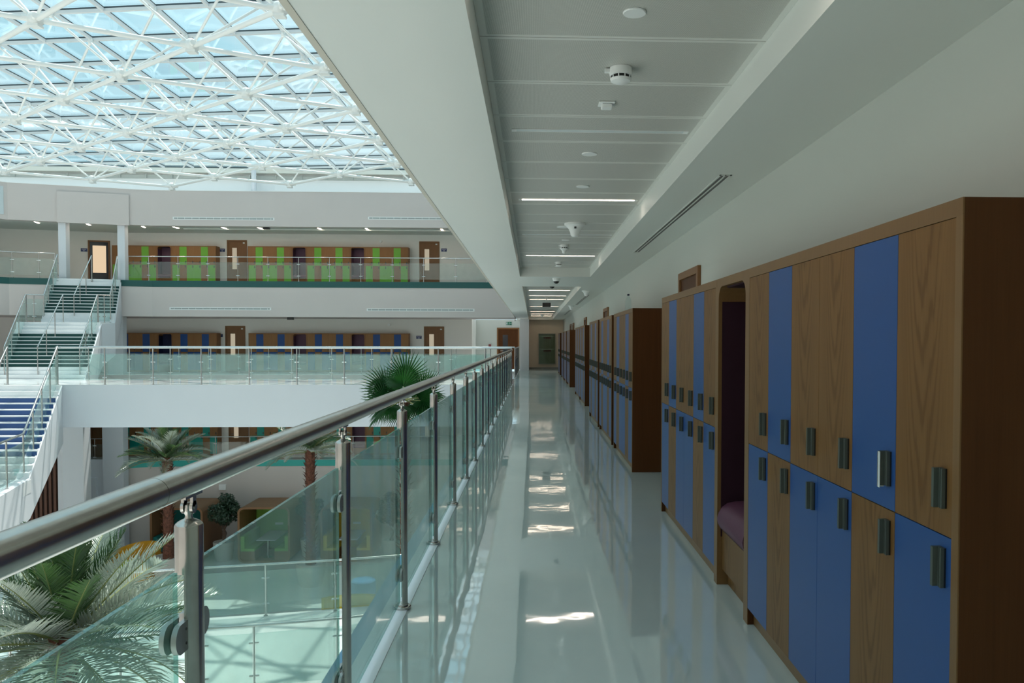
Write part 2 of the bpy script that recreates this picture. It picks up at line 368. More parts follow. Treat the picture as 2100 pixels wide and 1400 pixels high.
disc(.36,9.25,.085,'wide flat white disc behind the cone-shaped access point')
disc(.424,10.43,.05,'round white disc with dark rim past the far unlit light')
disc(.437,14.1,.055,'round white disc last before the ceiling beam')
def smoke(x,y,label,z=ZP):
    t=thing('smoke_detector',label,'smoke detector',(x,y,z),0,'smoke detectors on the corridor ceiling')
    mb=MB(); mb.lathe([(.055,0),(.055,-.035),(.05,-.038)][::-1],(0,0,0),28); mb.box(-.078,-.05,-.012,.012,-.022,-.006); mb.obj('base',M['plastic'],t)
    mb=MB(); mb.lathe([(.047,-.052),(.047,-.038)],(0,0,0),28); mb.obj('sensor_slot',M['black'],t)
    mb=MB(); mb.lathe([(.012,-.074),(.03,-.072),(.047,-.064),(.052,-.052)],(0,0,0),28)
    for k in range(10):
        a=k*math.pi/5; mb.cyl((.049*math.cos(a),.049*math.sin(a),-.054),(.049*math.cos(a),.049*math.sin(a),-.037),.003,seg=6)
    mb.obj('cap',M['plastic'],t)
smoke(.425,3.893,'white slotted smoke detector nearest the camera')
smoke(.43,13.33,'white slotted smoke detector past the second lit light')
smoke(.43,10.95,'small white smoke detector in the middle of the corridor ceiling')
t=thing('motion_sensor','square white sensor on the panel behind the nearest smoke detector','sensor',(.409,4.466,ZP))
mb=MB(); mb.box(-.045,.045,-.045,.045,-.008,0); mb.obj('base_plate',M['plastic'],t,bevel=.003)
mb=MB(); mb.box(-.03,.03,-.03,.03,-.03,-.008); mb.obj('lens_housing',M['plastic'],t,bevel=.006)
def cone(x,y,z,s,label,dark=True):
    t=thing('access_point',label,'access point',(x,y,z+.004),0,'cone-shaped white devices on the ceiling')
    mb=MB(); p=[(.0,-.165),(.035,-.16),(.05,-.145),(.058,-.11),(.075,-.07),(.11,-.035),(.125,-.028),(.125,-.004),(.118,0)]
    mb.lathe([(r*s,q*s) for r,q in p],(0,0,0),30); mb.obj('shell',M['plastic'],t)
    if dark:
        mb=MB(); mb.box(-.012*s,.012*s,-.092*s,-.07*s,-.075*s,-.05*s); mb.obj('status_window',M['black'],t)
cone(.47,8.98,ZP,.95,'large white cone-shaped device in the middle of the corridor ceiling')
cone(.44,11.35,ZP,.5,'small white cone-shaped device before the second lit light',False)
cone(1.22,18.3,ZC,.8,'white cone on the right soffit above the bottle',False)
cone(1.24,26.0,ZC,.8,'white cone on the right soffit past the second slot vent',False)
cone(.45,39.3,ZP,.8,'white cone hanging far down the corridor before the last lights',False)
def dome(x,y,z,label,s=1.0):
    t=thing('dome_camera',label,'security camera',(x,y,z+.004),0,'dome cameras in the corridor')
    mb=MB(); mb.lathe([(.055*s,-.06*s),(.065*s,-.045*s),(.075*s,-.01*s),(.075*s,0)],(0,0,0),24); mb.obj('housing',M['plastic'],t)
    mb=MB(); mb.lathe([(.0,-.105*s),(.025*s,-.1*s),(.045*s,-.083*s),(.054*s,-.06*s)],(0,0,0),24); mb.obj('dark_dome',M['black'],t)
dome(.43,14.75,ZC,'white dome camera with black lens under the ceiling beam')
dome(.42,17.6,ZP-.06,'white dome camera with black lens just past the ceiling beam')
mb=MB(); mb.cyl((0,0,0),(0,0,-.06),.06,seg=20); tag(mb.obj('mounting_can',M['plastic'],loc=(.42,17.6,ZP)),'white round mount above the far dome camera','mount')
t=thing('hanging_speaker','black box hanging from the ceiling far down the corridor','speaker',(.41,24.2,ZP))
mb=MB(); mb.box(-.125,.125,-.09,.09,-.28,-.155); mb.obj('cabinet',M['black'],t,bevel=.008)
mb=MB(); mb.cyl((0,0,-.155),(0,0,0),.012); mb.lathe([(.05,-.015),(.05,0)],(0,0,0),16); mb.obj('stem',M['plastic'],t)
def slotvent(y0,y1,x0,x1,label):
    t=thing('slot_vent',label,'air vent',((x0+x1)/2,(y0+y1)/2,ZC),0,'slot vents in the right soffit')
    w=(x1-x0)/2; l=(y1-y0)/2
    mb=MB(); mb.box(-w,-w+.012,-l,l,-.004,0); mb.box(w-.012,w,-l,l,-.004,0); mb.box(-.006,.006,-l,l,-.004,0); mb.box(-w,w,-l,-l+.02,-.004,0); mb.box(-w,w,l-.02,l,-.004,0)
    mb.obj('frame',M['soffit'],t)
    mb=MB(); mb.box(-w+.012,-.006,-l+.02,l-.02,-.0015,0); mb.obj('slot',M['black'],t)
    mb=MB(); mb.box(.006,w-.012,-l+.02,l-.02,-.0015,0); mb.obj('slot',M['black'],t)
slotvent(5.55,10.38,1.305,1.39,'long double slot vent in the soffit above the nearest lockers')
slotvent(19.8,25.3,1.33,1.42,'double slot vent in the soffit beyond the ceiling beam')
slotvent(29.5,35.0,1.33,1.42,'double slot vent in the soffit at the far end')

# ------------------------------------------------------------------ lockers
WB=2.11; PIT=(WB-.07)/6; LH=1.885; LD=.50; WN=.71
_cache={}
def cached(key,fn):
    if key not in _cache: _cache[key]=fn()
    return _cache[key]
def carcass_mesh(g=False):
    mb=MB()
    mb.box(0,.035,.004,LD,0,LH,1); mb.box(WB-.035,WB,.004,LD,0,LH,1)           # end panels
    mb.box(0,.035,0,.004,0,LH-.048,0); mb.box(WB-.035,WB,0,.004,0,LH-.048,0)
    mb.box(0,WB,-.0006,.004,LH-.048,LH,0); mb.box(.035,WB-.035,.004,LD,LH-.048,LH,0)
    mb.box(.035,WB-.035,.035,.055,0,.09,0)
    mb.box(.035,WB-.035,.022,LD,.09,LH-.048,2)
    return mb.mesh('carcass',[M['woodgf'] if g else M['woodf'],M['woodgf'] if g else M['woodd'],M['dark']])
def door_mesh(kind,mat):
    def f():
        mb=MB(); z0,z1=(.965+.0015,1.837-.002) if kind=='u' else (.0905,.965-.0015)
        mb.box(.0013,PIT-.0013,.001,.02,z0,z1); return mb.mesh('door',M[mat])
    return cached(('door',kind,mat),f)
def handle_mesh(kind):
    def f():
        mb=MB(); z0,z1=(1.042,1.152) if kind=='u' else (.822,.932)
        x=PIT-.062
        mb.box(x,x+.034,-.004,.001,z0,z1,1); mb.box(x,x+.013,-.026,-.004,z0,z1); mb.box(x+.013,x+.02,-.012,-.004,z0,z1); mb.box(x+.027,x+.034,-.014,-.004,z0,z1)
        return mb.mesh('handle',[M['handle'],M['black']])
    return cached(('handle',kind),f)
UP='wcwwcw'; LO='cwccwc'
def locker(label,loc,rz,acc,group,handles=True):
    t=thing('locker_bank',label,'locker',loc,rz,group)
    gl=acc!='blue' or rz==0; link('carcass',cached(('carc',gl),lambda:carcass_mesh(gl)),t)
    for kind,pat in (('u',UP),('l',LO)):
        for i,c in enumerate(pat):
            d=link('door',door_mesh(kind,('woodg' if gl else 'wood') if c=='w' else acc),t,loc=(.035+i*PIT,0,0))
            if handles: link('handle',handle_mesh(kind),d)
    return t
def niche(label,loc,rz,group,lin='purple'):
    t=thing('seating_niche',label,'bench seat',loc,rz,group)
    def f():
        mb=MB(); j=.045; r=.085; zt=LH-.05
        mb.box(0,j,0,LD,0,LH,0); mb.box(WN-j,WN,0,LD,0,LH,0); mb.box(j,WN-j,0,LD,zt,LH,0)
        for sx,x0 in ((1,j),(-1,WN-j)):
            arc=[(x0+sx*(r-r*math.cos(a)), zt-r+r*math.sin(a)) for a in [k*math.pi/16 for k in range(9)]]
            pts=[(x0,zt)]+arc
            if sx<0: pts=pts[::-1]
            n=len(pts); vs=[(p[0],0,p[1]) for p in pts]+[(p[0],.45,p[1]) for p in pts]
            mb.add(vs,[tuple(range(n)),tuple(range(2*n-1,n-1,-1))]+[(i,n+i,n+(i+1)%n,(i+1)%n) for i in range(n)],0)
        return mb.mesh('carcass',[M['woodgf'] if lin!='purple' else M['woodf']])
    link('carcass',cached(('nichecarc',lin!='purple'),f),t)
    def g():
        mb=MB(); j=.0455
        mb.box(j,WN-j,LD-.06,LD-.04,.3,LH-.0505); mb.box(j,j+.006,.022,LD-.04,.3,LH-.14); mb.box(WN-j-.006,WN-j,.022,LD-.04,.3,LH-.14)
        mb.box(j+.09,WN-j-.09,.03,LD-.04,LH-.06,LH-.0505)
        return mb.mesh('lining',[M[lin]])
    link('lining',cached(('nl',lin),g),t)
    def h():
        mb=MB(); mb.box(.046,WN-.046,.03,.05,.1,.34); mb.box(.046,WN-.046,.05,LD-.05,.1,.34); mb.box(.046,WN-.046,.07,.09,0,.1); return mb.mesh('seat_base',[M['wood']])
    link('seat_base',cached('nb',h),t)
    def c():
        mb=MB(); prof=[(LD-.06,.35),(.03,.35),(.012,.36),(.0,.385),(-.004,.415),(.004,.45),(.025,.485),(.06,.51),(.11,.52),(LD-.06,.525)]
        n=len(prof); vs=[(.06,y,z) for y,z in prof]+[(WN-.06,y,z) for y,z in prof]
        mb.add(vs,[(i,(i+1)%n,n+(i+1)%n,n+i) for i in range(n)],0,True); mb.add(vs,[tuple(range(n-1,-1,-1)),tuple(range(n,2*n))])
        return mb.mesh('cushion',[M['cushion']])
    link('cushion',cached('nc',c),t)
    return t
XL=1.137; g='oak and blue lockers along the right wall'
def rl(y0,label,x=XL):
    t=locker(label,(x,y0+WB,0),-math.pi/2,'blue',g)
    if x>XL: t.scale=(1,.86,1)
    return t
A=rl(2.07,'oak and blue locker bank nearest the camera, peeling film on one handle')
film=[o for o in A.children if o.name.startswith('door')][4]
mb=MB(); x=PIT-.062
mb.prism([(x-.004,-.028),(x+.013,-.028),(x+.013,-.0265),(x-.001,-.0265)],1.035,1.150); mb.box(x-.005,x-.001,-.028,-.008,1.035,1.150)
o=mb.obj('protective_film',M['film'],film); o['label']='peeling white protective film'
niche('oak niche with mauve cushion between the two nearest locker banks',(XL,4.18+WN,0),-math.pi/2,'seating niches in the lockers')
rl(4.89,'oak and blue locker bank just beyond the cushioned niche')
rl(9.08,'oak and blue locker bank with the water bottle on top')
rl(11.5,'oak and blue locker bank right behind the one carrying the bottle')
rl(13.95,'oak and blue locker bank just before the second doorway of the right wall')
rl(18.45,'oak and blue locker bank just beyond the second doorway of the right wall',1.2)
rl(20.58,'oak and blue locker bank just before the third doorway of the right wall',1.2)
rl(26.1,'oak and blue locker bank just beyond the third doorway of the right wall',1.2)
rl(28.75,'fourth oak and blue locker bank from the corridor end wall',1.2) if 0 else rl(28.75,'third oak and blue locker bank from the display case',1.2)
rl(31.5,'second oak and blue locker bank from the display case',1.2)
rl(35.6,'oak and blue locker bank nearest the display case',1.2)
# water bottle on bank
t=thing('water_bottle','clear plastic water bottle with dark cap on top of a locker bank','bottle',(1.27,10.6,LH))
mb=MB(); mb.lathe([(.0,.006),(.036,0),(.041,.012),(.041,.05),(.039,.055),(.041,.06),(.041,.15),(.038,.175),(.028,.2),(.015,.218),(.013,.23)],(0,0,0),24); mb.obj('body',M['bottle'],t)
mb=MB(); mb.cyl((0,0,.228),(0,0,.25),.0155,seg=20); mb.obj('cap',pbr('dark_blue_cap',(.02,.03,.07),.4),t)
# teal and blue towels tucked between far lockers
# ------------------------------------------------------------------ doors in right wall
nd=[0]
def door(loc,rz,w,h,leafmat='wooddoor',glass=None,plate=True,handle=True,sign=True,win=True):
    nd[0]+=1
    t=bpy.data.objects.new('door_%d'%nd[0],None); COL.objects.link(t); t.location=loc; t.rotation_euler=(0,0,rz); t['kind']='structure'
    fr=.075
    mb=MB(); mb.box(0,fr,-.035,0,0,h); mb.box(w-fr,w,-.035,0,0,h); mb.box(fr,w-fr,-.035,0,h-fr,h); mb.obj('door_frame',M['wooddoor'],t,bevel=.004)
    gx0,gx1=w*.26,w*.49; gz0,gz1=h*.36,h*.83
    mb=MB()
    if win:
        mb.box(fr,gx0,-.012,0,0,h-fr); mb.box(gx1,w-fr,-.012,0,0,h-fr); mb.box(gx0,gx1,-.012,0,0,gz0); mb.box(gx0,gx1,-.012,0,gz1,h-fr)
    else: mb.box(fr,w-fr,-.012,0,0,h-fr)
    l=mb.obj('door_leaf',M[leafmat],t)
    if win:
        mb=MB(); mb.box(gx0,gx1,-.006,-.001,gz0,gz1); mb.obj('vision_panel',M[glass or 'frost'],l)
    if plate:
        mb=MB(); mb.box(w-.2,w-.11,-.016,-.012,h-.17,h-.11); mb.obj('door_plate',M['plastic'],l)
    if handle:
        mb=MB(); mb.cyl((w*.16,-.06,1.0),(w*.29,-.06,1.0),.011,seg=8); mb.cyl((w*.16,-.06,1.0),(w*.16,-.012,1.0),.011,seg=8); mb.obj('door_handle',M['steel'],l)
    return t
M['darkglass']=pbr('dark_door_glass',(.03,.03,.035),.15)
for y in (8.79,18.24,25.2,32.6,34.9): door((XW,y,0),-math.pi/2,1.05,2.25,leafmat='woodd',glass='darkglass',plate=False)
# display case on end wall
t=thing('display_case','tall glazed wall case with two pale shelves on the far end wall','display case',(.76,42.99,0))
mb=MB(); x0,x1,z0,z1=-.465,.445,.28,1.93
mb.box(x0,x1,-.012,0,z0,z1,0)
for a,b,c,d in ((x0,x0+.03,z0,z1),(x1-.03,x1,z0,z1),(x0,x1,z0,z0+.03),(x0,x1,z1-.03,z1)): mb.box(a,b,-.13,-.012,c,d,1)
mb.obj('cabinet',[M['casein'],pbr('grey_case_frame',(.30,.31,.27),.5)],t)
mb=MB(); mb.box(x0+.03,x1-.03,-.128,-.122,z0+.03,z1-.03); mb.obj('glass_front',M['case'],t)
for zz in (1.08,1.78):
    mb=MB(); mb.box(x0+.06,x1-.06,-.11,-.012,zz,zz+.03); mb.box(x0+.16,x1-.16,-.11,-.02,zz-.03,zz); s=mb.obj('shelf',pbr('pale_shelf',(.85,.82,.74),.5),t)
    mb=MB(); mb.box(-.2,.2,-.10,-.03,zz-.12,zz-.04); mb.obj('name_strip',M['red'],s)

# ------------------------------------------------------------------ near railing (detailed)
RX=-.73
RY=[.33,1.715,3.085,4.47,5.89,7.31,8.69,9.99,11.4,12.86,14.24,15.73,17.2,18.6,20.0,21.4,22.8,24.2,25.6,26.95]
t=thing('glass_balustrade','stainless steel and green glass balustrade along the near corridor','railing',(RX,0,0))
mb=MB(); mb.cyl((0,-11.9,1.205),(0,1.555,1.205),.0315,seg=32); mb.cyl((0,1.557,1.205),(0,27.75,1.205),.0315,seg=32); mb.cyl((0,1.5,1.205),(0,1.6,1.205),.0308,seg=24)
mb.obj('handrail',M['steel'],t)
def post_mesh():
    mb=MB()
    # D-section post: atrium side cut away below the cap
    r=.028; seg=44; cut=-.0025
    ring=[]
    for k in range(seg):
        a=2*math.pi*k/seg; x=r*math.cos(a); y=r*math.sin(a)
        if x>=cut: ring.append((x,y,a if a<=math.pi else a-2*math.pi))
    ring.sort(key=lambda p:p[2]); ring=[(p[0],p[1]) for p in ring]
    n=len(ring); vs=[(x,y,.03) for x,y in ring]+[(x,y,1.012) for x,y in ring]
    mb.add(vs,[(i,i+1,n+i+1,n+i) for i in range(n-1)],0,True); mb.add(vs,[(n-1,0,n,2*n-1)],0)
    mb.lathe([(r+.0005,1.010),(r+.0005,1.1095),(r*.94,1.1135),(r*.78,1.1175),(r*.55,1.1210),(r*.33,1.1235),(.0065,1.126)],(0,0,0),40)
    return mb.mesh('post',M['steel'])
def saddle_mesh():
    mb=MB(); mb.lathe([(.0085,1.124),(.007,1.13),(.010,1.137),(.0115,1.145),(.010,1.153),(.004,1.158)],(0,0,0),20)
    for x in (-.0095,.0095): mb.cyl((x-.003,0,1.148),(x+.003,0,1.148),.0135,seg=20); mb.box(x-.003,x+.003,-.0085,.0085,1.15,1.172)
    mb.cyl((-.0145,0,1.148),(.0145,0,1.148),.005,seg=12)
    mb.box(-.012,.012,-.042,.042,1.1705,1.1765)
    return mb.mesh('saddle',M['steel'])
def flange_mesh():
    mb=MB(); mb.lathe([(.046,.004),(.046,.016),(.043,.019),(.03,.02),(.03,.030),(.0278,.032)],(0,0,0),32); return mb.mesh('base_flange',M['steel'])
def clamp_mesh(sg,z):
    mb=MB(); h=.031; e=.058
    for x0,x1 in ((-.0275,-.0175),(-.0035,.0075)):
        pts=[(0.012*sg,z-h),(e*sg,z-h)]+[(sg*(e+.026*math.sin(a)),z-h*math.cos(a)) for a in [k*math.pi/14 for k in range(1,14)]]+[(e*sg,z+h),(.012*sg,z+h)]
        n=len(pts); vs=[(x0,p[0],p[1]) for p in pts]+[(x1,p[0],p[1]) for p in pts]
        f1=tuple(range(n)); f2=tuple(range(2*n-1,n-1,-1))
        mb.add(vs,[f1,f2]+[(i,n+i,n+(i+1)%n,(i+1)%n) for i in range(n)])
    for dz in (-.015,.015): mb.cyl((.0074,sg*.036,z+dz),(.0082,sg*.036,z+dz),.0032,seg=10,m=1)
    mb.box(-.0176,-.0034,min(.008*sg,.03*sg),max(.008*sg,.03*sg),z-.02,z+.02)
    return mb.mesh('glass_clamp',[M['clamp'],M['black']])
pm=post_mesh(); sm_=saddle_mesh(); fm=flange_mesh(); cms=[clamp_mesh(sg,z) for sg in (-1,1) for z in (.20,.885)]
def near_post(y,par):
    p=link('post',pm,par,loc=(0,y,0)); link('saddle',sm_,p); link('base_flange',fm,p)
    for c in cms: link('glass_clamp',c,p)
for y in RY: near_post(y,t)
def pane(mb,x,y0,y1,z0,z1,th=.010):
    h=th/2
    mb.box(x-h,x+h,y0,y1,z0,z1,0)
    # edge faces -> material 1 : faces order bottom, top, -y, +x, +y, -x
    k=len(mb.m)-6
    for q in (0,1,2,4): mb.m[k+q]=1
ys=[-11.9,-2]+RY
for a,b in zip(ys[:-1],ys[1:]):
    mb=MB(); pane(mb,-.0105,a+.045,b-.045,.05,1.02); mb.obj('glass_panel',[M['glass'],M['edge']],t)

# ------------------------------------------------------------------ generic far railing
def railing(label,posts,base,H=1.1,mat='glassf',glass=True,group=None,r=.021,extra=None,glasstop=.86,glassbot=.12,steel='steelb',pr=.017,name='glass_balustrade'):
    """posts: list of (x,y,z) post bases"""
    t=thing(name,label,'railing',posts[0],0,group); o=Vector(posts[0]); P=[Vector(p)-o for p in posts]
    mb=MB(); pts=[p+Vector((0,0,H)) for p in P]
    if extra: pts=[Vector(e)-o for e in extra[0]]+pts+[Vector(e)-o for e in extra[1]]
    mb.tube(pts,r,12); mb.obj('handrail',M[steel],t)
    for i,p in enumerate(P):
        mb=MB(); mb.cyl(p,p+Vector((0,0,H)),pr,seg=10); mb.lathe([(.045,0),(.045,.015)],p,14)
        d=((P[i+1]-p) if i<len(P)-1 else (p-P[i-1])); d.z=0; d.normalize()
        if glass:
            for zz in (.25,.78):
                mb.cyl(p+Vector((0,0,zz))-d*.075,p+Vector((0,0,zz))+d*.075,.018,seg=8)
        mb.obj('post',M[steel],t)
    if glass:
        for a,b in zip(P[:-1],P[1:]):
            d=(b-a); hd=Vector((d.x,d.y,0)).normalized(); nn=Vector((-hd.y,hd.x,0))*.006
            a2=a+d*(.03/max(.1,d.length)); b2=b-d*(.03/max(.1,d.length))
            mb=MB(); zb=Vector((0,0,glassbot)); zt=Vector((0,0,glasstop))
            mb.hex8([a2-nn+zb,b2-nn+zb,b2+nn+zb,a2+nn+zb],[a2-nn+zt,b2-nn+zt,b2+nn+zt,a2+nn+zt])
            k=len(mb.m)-6
            for q in (0,1): mb.m[k+q]=1
            mb.obj('glass_panel',[M[mat],M['edge']],t)
    return t

# ------------------------------------------------------------------ walkway bridge at this level
WY0,WY1=27.72,32.05
mb=MB(); mb.prism([(-16.0,WY0),(-.70,WY0),(-.70,WY1),(-24,WY1),(-24,28.4),(-20.05,WY0)],-1.45,0,0,1)
struct('floor_walkway',mb,[M['white'],M['floorw']])
wp=[(-16.2+1.615*k,WY0+.07,0) for k in range(10)]
railing('steel and mint glass balustrade on the near edge of the white walkway',wp,0,1.27,'glassw',r=.032,pr=.024,extra=([],[(-.73,WY0+.07,1.27)]),glasstop=1.02,glassbot=.15)
wp=[(-17.4+1.57*k,WY1-.07,0) for k in range(11)]
railing('steel and mint glass balustrade on the far edge of the white walkway',wp,0,1.27,'glassw',r=.028,pr=.02,extra=([],[(-.73,WY1-.07,1.27)]),glasstop=1.0,glassbot=.15)
railing('short balustrade continuing past the walkway at the corridor end',[(-.73,y,0) for y in (32.2,33.6,35,36.4,37.8,39.2,40.6)],0,1.22,'glass',r=.03,pr=.026,steel='steel')

# ------------------------------------------------------------------ far facade
FP=[(-27.6,29.8),(-22.56,35.4),(-17.22,36.9),(-.86,36.9)]
BW=[(-30.5,33.0),(-25.6,38.7),(-20.45,40.0),(-.86,40.0)]
def ring(a,b): return list(a)+list(b)[::-1]
def off(poly,d):
    out=[]
    for i,p in enumerate(poly):
        n=Vector((0,0))
        for k in (i-1,i):
            if 0<=k<len(poly)-1:
                e=Vector(poly[k+1])-Vector(poly[k]); e.normalize(); n+=Vector((-e.y,e.x))
        n.normalize(); out.append((p[0]+n.x*d,p[1]+n.y*d))
    return out
LPo=off(FP,1.0); LPo[-1]=(-.86,37.9)
def slab(name,f,b,z0,z1,mat):
    mb=MB()
    for i in range(len(f)-1): mb.prism([f[i],f[i+1],b[i+1],b[i]],z0,z1)
    return struct(name,mb,mat)
slab('wall_far_parapet',FP,off(FP,.35),6.70,8.28,M['fasc'])
slab('trim_parapet_sunlit_edge',off(FP,-.02),off(FP,.37),8.28,8.31,M['clere'])  # bright strip added for the sunlit edge of the parapet
slab('ceiling_upper_gallery',off(FP,.3),BW,6.78,7.0,M['soffit'])
slab('floor_upper_gallery',FP,BW,2.60,3.94,M['fasc'])
slab('trim_band_green',off(FP,-.012),BW,3.94,4.22,M['bandg'])
slab('wall_upper_gallery',BW,off(BW,.2),4.22,6.9,M['gallwall'])
slab('floor_far_gallery',FP,BW,-1.45,0.0,M['fasc'])
BWm=BW[:-1]+[(-3.05,40.0)]; slab('wall_far_gallery',BWm,off(BWm,.2),0,2.6,M['gallwall'])
slab('trim_band_teal',off(LPo,-.012),BW,-4.38,-4.10,M['bandt'])
slab('wall_lower_front',LPo,off(LPo,.3),-8.3,-4.38,M['lowwall'])
slab('wall_lower_gallery',BW,off(BW,.2),-4.1,-1.45,M['gallwall'])
mb=MB(); mb.box(-24.6,-.86,37.95,39.9,-4.105,-4.09); struct('floor_lower_gallery',mb,M['floorw'])
# coffer shadow line in upper ceiling
mb=MB(); mb.box(-16.4,-.9,38.3,39.2,6.74,6.79); struct('ceiling_upper_coffer',mb,M['soffit'])
# projecting panel between columns on the parapet
def seg2(u,d=0):
    a=Vector((-22.56,35.4)); b=Vector((-17.22,36.9)); e=(b-a).normalized(); n=Vector((-e.y,e.x)); p=a+(b-a)*u+n*d; return (p.x,p.y)
mb=MB(); mb.prism([seg2(.335,-.09),seg2(.84,-.09),seg2(.84,0.02),seg2(.335,0.02)],6.66,8.02); struct('wall_parapet_panel',mb,M['fasc'])
# roof ledge and clerestory beyond the parapet
mb=MB(); mb.box(-30,-.86,36.95,38.9,8.0,8.22); struct('ceiling_roof_ledge',mb,M['clere'])
mb=MB(); mb.box(-30,-.86,38.7,38.9,8.22,9.9); struct('wall_clerestory',mb,M['clere'])
mb=MB(); mb.box(-30,-.86,38.35,38.7,9.42,9.62); mb.box(-30,-.86,38.5,38.7,9.16,9.30,1)
for k in range(24): mb.box(-29+1.2*k,-28.95+1.2*k,38.44,38.5,9.14,9.34,1)
struct('trim_clerestory_beam',mb,[pbr('cream_beam',(.72,.72,.66),.5),pbr('grey_beam_board',(.42,.43,.40),.6)])  # cream beam with a grey board and blocks below
mb=MB(); mb.box(-30,-.86,38.6,38.9,9.62,9.72); struct('trim_roof_edge',mb,M['gasket'])
mb=MB(); mb.cyl((-13.1,38.2,8.2),(-13.1,38.2,9.5),.11,seg=14); mb.box(-13.45,-12.75,38.0,38.4,8.22,8.5); tag(mb.obj('roof_post',M['white']),'short white post on the roof ledge under the clerestory','post')
# atrium enclosing walls out of view
mb=MB(); mb.box(-30.2,-30,-12,31,-8.3,9.8); struct('wall_atrium_left',mb,M['fasc'])
mb=MB(); mb.box(-30,-.86,-12.2,-12,-8.3,9.8); struct('wall_atrium_back',mb,M['fasc'])
mb=MB(); mb.box(XW,XW+.2,-12,43.2,-8.3,-.45); struct('wall_lower_right',mb,M['lowwall'])
mb=MB(); mb.box(-30.2,XW+.2,-12.2,43.2,-8.6,-8.3); struct('floor_atrium',mb,M['floorw'])
# window wall at far left
t=bpy.data.objects.new('window_2',None); COL.objects.link(t); t['kind']='structure'
for u0,u1 in ((.55,.78),(.82,.98)):
    a=Vector(FP[0]);b=Vector(FP[1]); e=(b-a); nrm=Vector((-e.y,e.x)).normalized()*-.02
    p=a+e*u0+nrm; q=a+e*u1+nrm
    mb=MB(); mb.hex8([(p.x,p.y,6.9),(q.x,q.y,6.9),(q.x-nrm.x,q.y-nrm.y,6.9),(p.x-nrm.x,p.y-nrm.y,6.9)],[(p.x,p.y,8.1),(q.x,q.y,8.1),(q.x-nrm.x,q.y-nrm.y,8.1),(p.x-nrm.x,p.y-nrm.y,8.1)])
    mb.obj('pane',pbr('pale_window_glass',(.58,.64,.66),.1),t)
# long vents on the fascias
def lvent(x0,x1,z,label):
    t=thing('fascia_vent',label,'air vent',((x0+x1)/2,36.9,z),0,'long grilles on the far fascias'); w=(x1-x0)/2; h=.062
    mb=MB(); mb.box(-w+.05,w-.05,-.012,0,-h,-h+.028); mb.box(-w+.05,w-.05,-.012,0,h-.028,h); mb.box(-w,-w+.05,-.012,0,-h,h); mb.box(w-.05,w,-.012,0,-h,h); mb.obj('frame',M['plastic'],t)
    mb=MB(); mb.box(-w+.05,w-.05,-.004,0,-h+.028,h-.028)
    for k in range(int(2*w/.32)): mb.box(-w+.2+k*.32,-w+.215+k*.32,-.008,-.004,-h+.028,h-.028,1)
    mb.obj('grille',[M['slot'],M['plastic']],t)
lvent(-16.27,-11.75,7.04,'long white grille on the top fascia, left of the two')
lvent(-7.53,-2.9,7.12,'long white grille on the top fascia, right of the two')
lvent(-16.46,-11.93,2.965,'long white grille on the middle fascia, left of the two')
lvent(-7.61,-2.70,2.94,'long white grille on the middle fascia, right of the two')
# balustrades of the galleries
def gal(z,f,label,xs,grp=None,H=1.1):
    ps=[(x,f,z) for x in xs]
    return railing(label,ps,z,H,'glassf',r=.022,pr=.016,extra=([],[(-.9,f,z+H)]))
gx=[-18.3,-17.4,-16.1,-14.77,-13.43,-12.08,-10.70,-9.31,-7.89,-6.46,-5.03,-3.56,-2.15]
gal(4.22,36.98,'clear glass balustrade in front of the green lockers',gx)
gal(0.0,36.98,'clear glass balustrade in front of the far blue lockers',gx,H=1.22)
gl=[x for x in [-18.0,-16.6,-14.9,-13.3,-11.7,-10.1,-8.5,-6.9,-5.3,-3.7,-2.1]]
gal(-4.1,37.97,'clear glass balustrade in front of the teal lockers',gl)
pp=[(-23.9,34.05)]+[seg2(u,.06) for u in (.02,.20,.31)]
railing('clear glass balustrade left of the staircase on the upper gallery',[(p[0],p[1],4.22) for p in pp],0,1.1,'glassf',r=.022,pr=.016)
# lockers of the galleries
lev=[(4.22,'green','green','upper gallery','purpleg'),(0,'blue','blue','middle gallery','purpleg'),(-4.1,'teal','teal','lower gallery','purpleg')]
YL=39.48
for z,acc,cn,lvn,lin in lev:
    gname='oak and %s lockers on the far %s'%(cn,lvn)
    T='far %s'%lvn
    locker('oak and %s locker bank leftmost on the %s'%(cn,T),(-20.31,YL,z),0,acc,gname)
    niche('%s niche left of the gallery door on the %s'%('navy' if z==0 else 'dark purple',T),(-18.2,YL,z),0,'seating niches on the far galleries','navy' if z==0 else lin)
    locker('oak and %s locker bank just left of the middle door on the %s'%(cn,T),(-17.49,YL,z),0,acc,gname)
    locker('oak and %s locker bank just right of the middle door on the %s'%(cn,T),(-13.86,YL,z),0,acc,gname)
    niche('dark purple niche right of the middle door on the %s'%T,(-11.75,YL,z),0,'seating niches on the far galleries',lin)
    locker('oak and %s locker bank between the two purple niches on the %s'%(cn,T),(-11.04,YL,z),0,acc,gname)
    niche('dark purple niche nearest the right door on the %s'%T,(-8.93,YL,z),0,'seating niches on the far galleries',lin)
    locker('oak and %s locker bank just left of the right door on the %s'%(cn,T),(-8.22,YL,z),0,acc,gname)
# doors of the galleries
for z in (4.22,0,-4.1):
    door((-15.04-(.12 if z==0 else 0),40.0,z),0,.97,2.24)
    door((-5.65+(.22 if z==0 else 0),40.0,z),0,1.0,2.24)
door((-1.94,43.0,0),0,1.2,2.24,leafmat='woodd',glass='darkglass',plate=False)
# open upper-left door with a glowing blind behind
a=Vector(seg2(.345,3.16)); 
ang=math.atan2(1.5,5.5)*.95
t=door((-21.55,39.70,4.22),math.atan2(1.3,5.15),.95,2.15,win=False,plate=False,handle=False,leafmat='darkglass')
mb=MB(); mb.box(.2,.78,-.016,-.0125,.58,1.90); o=mb.obj('glowing_blind',M['cream'],t); o['label']='bright cream blind seen through the open door'
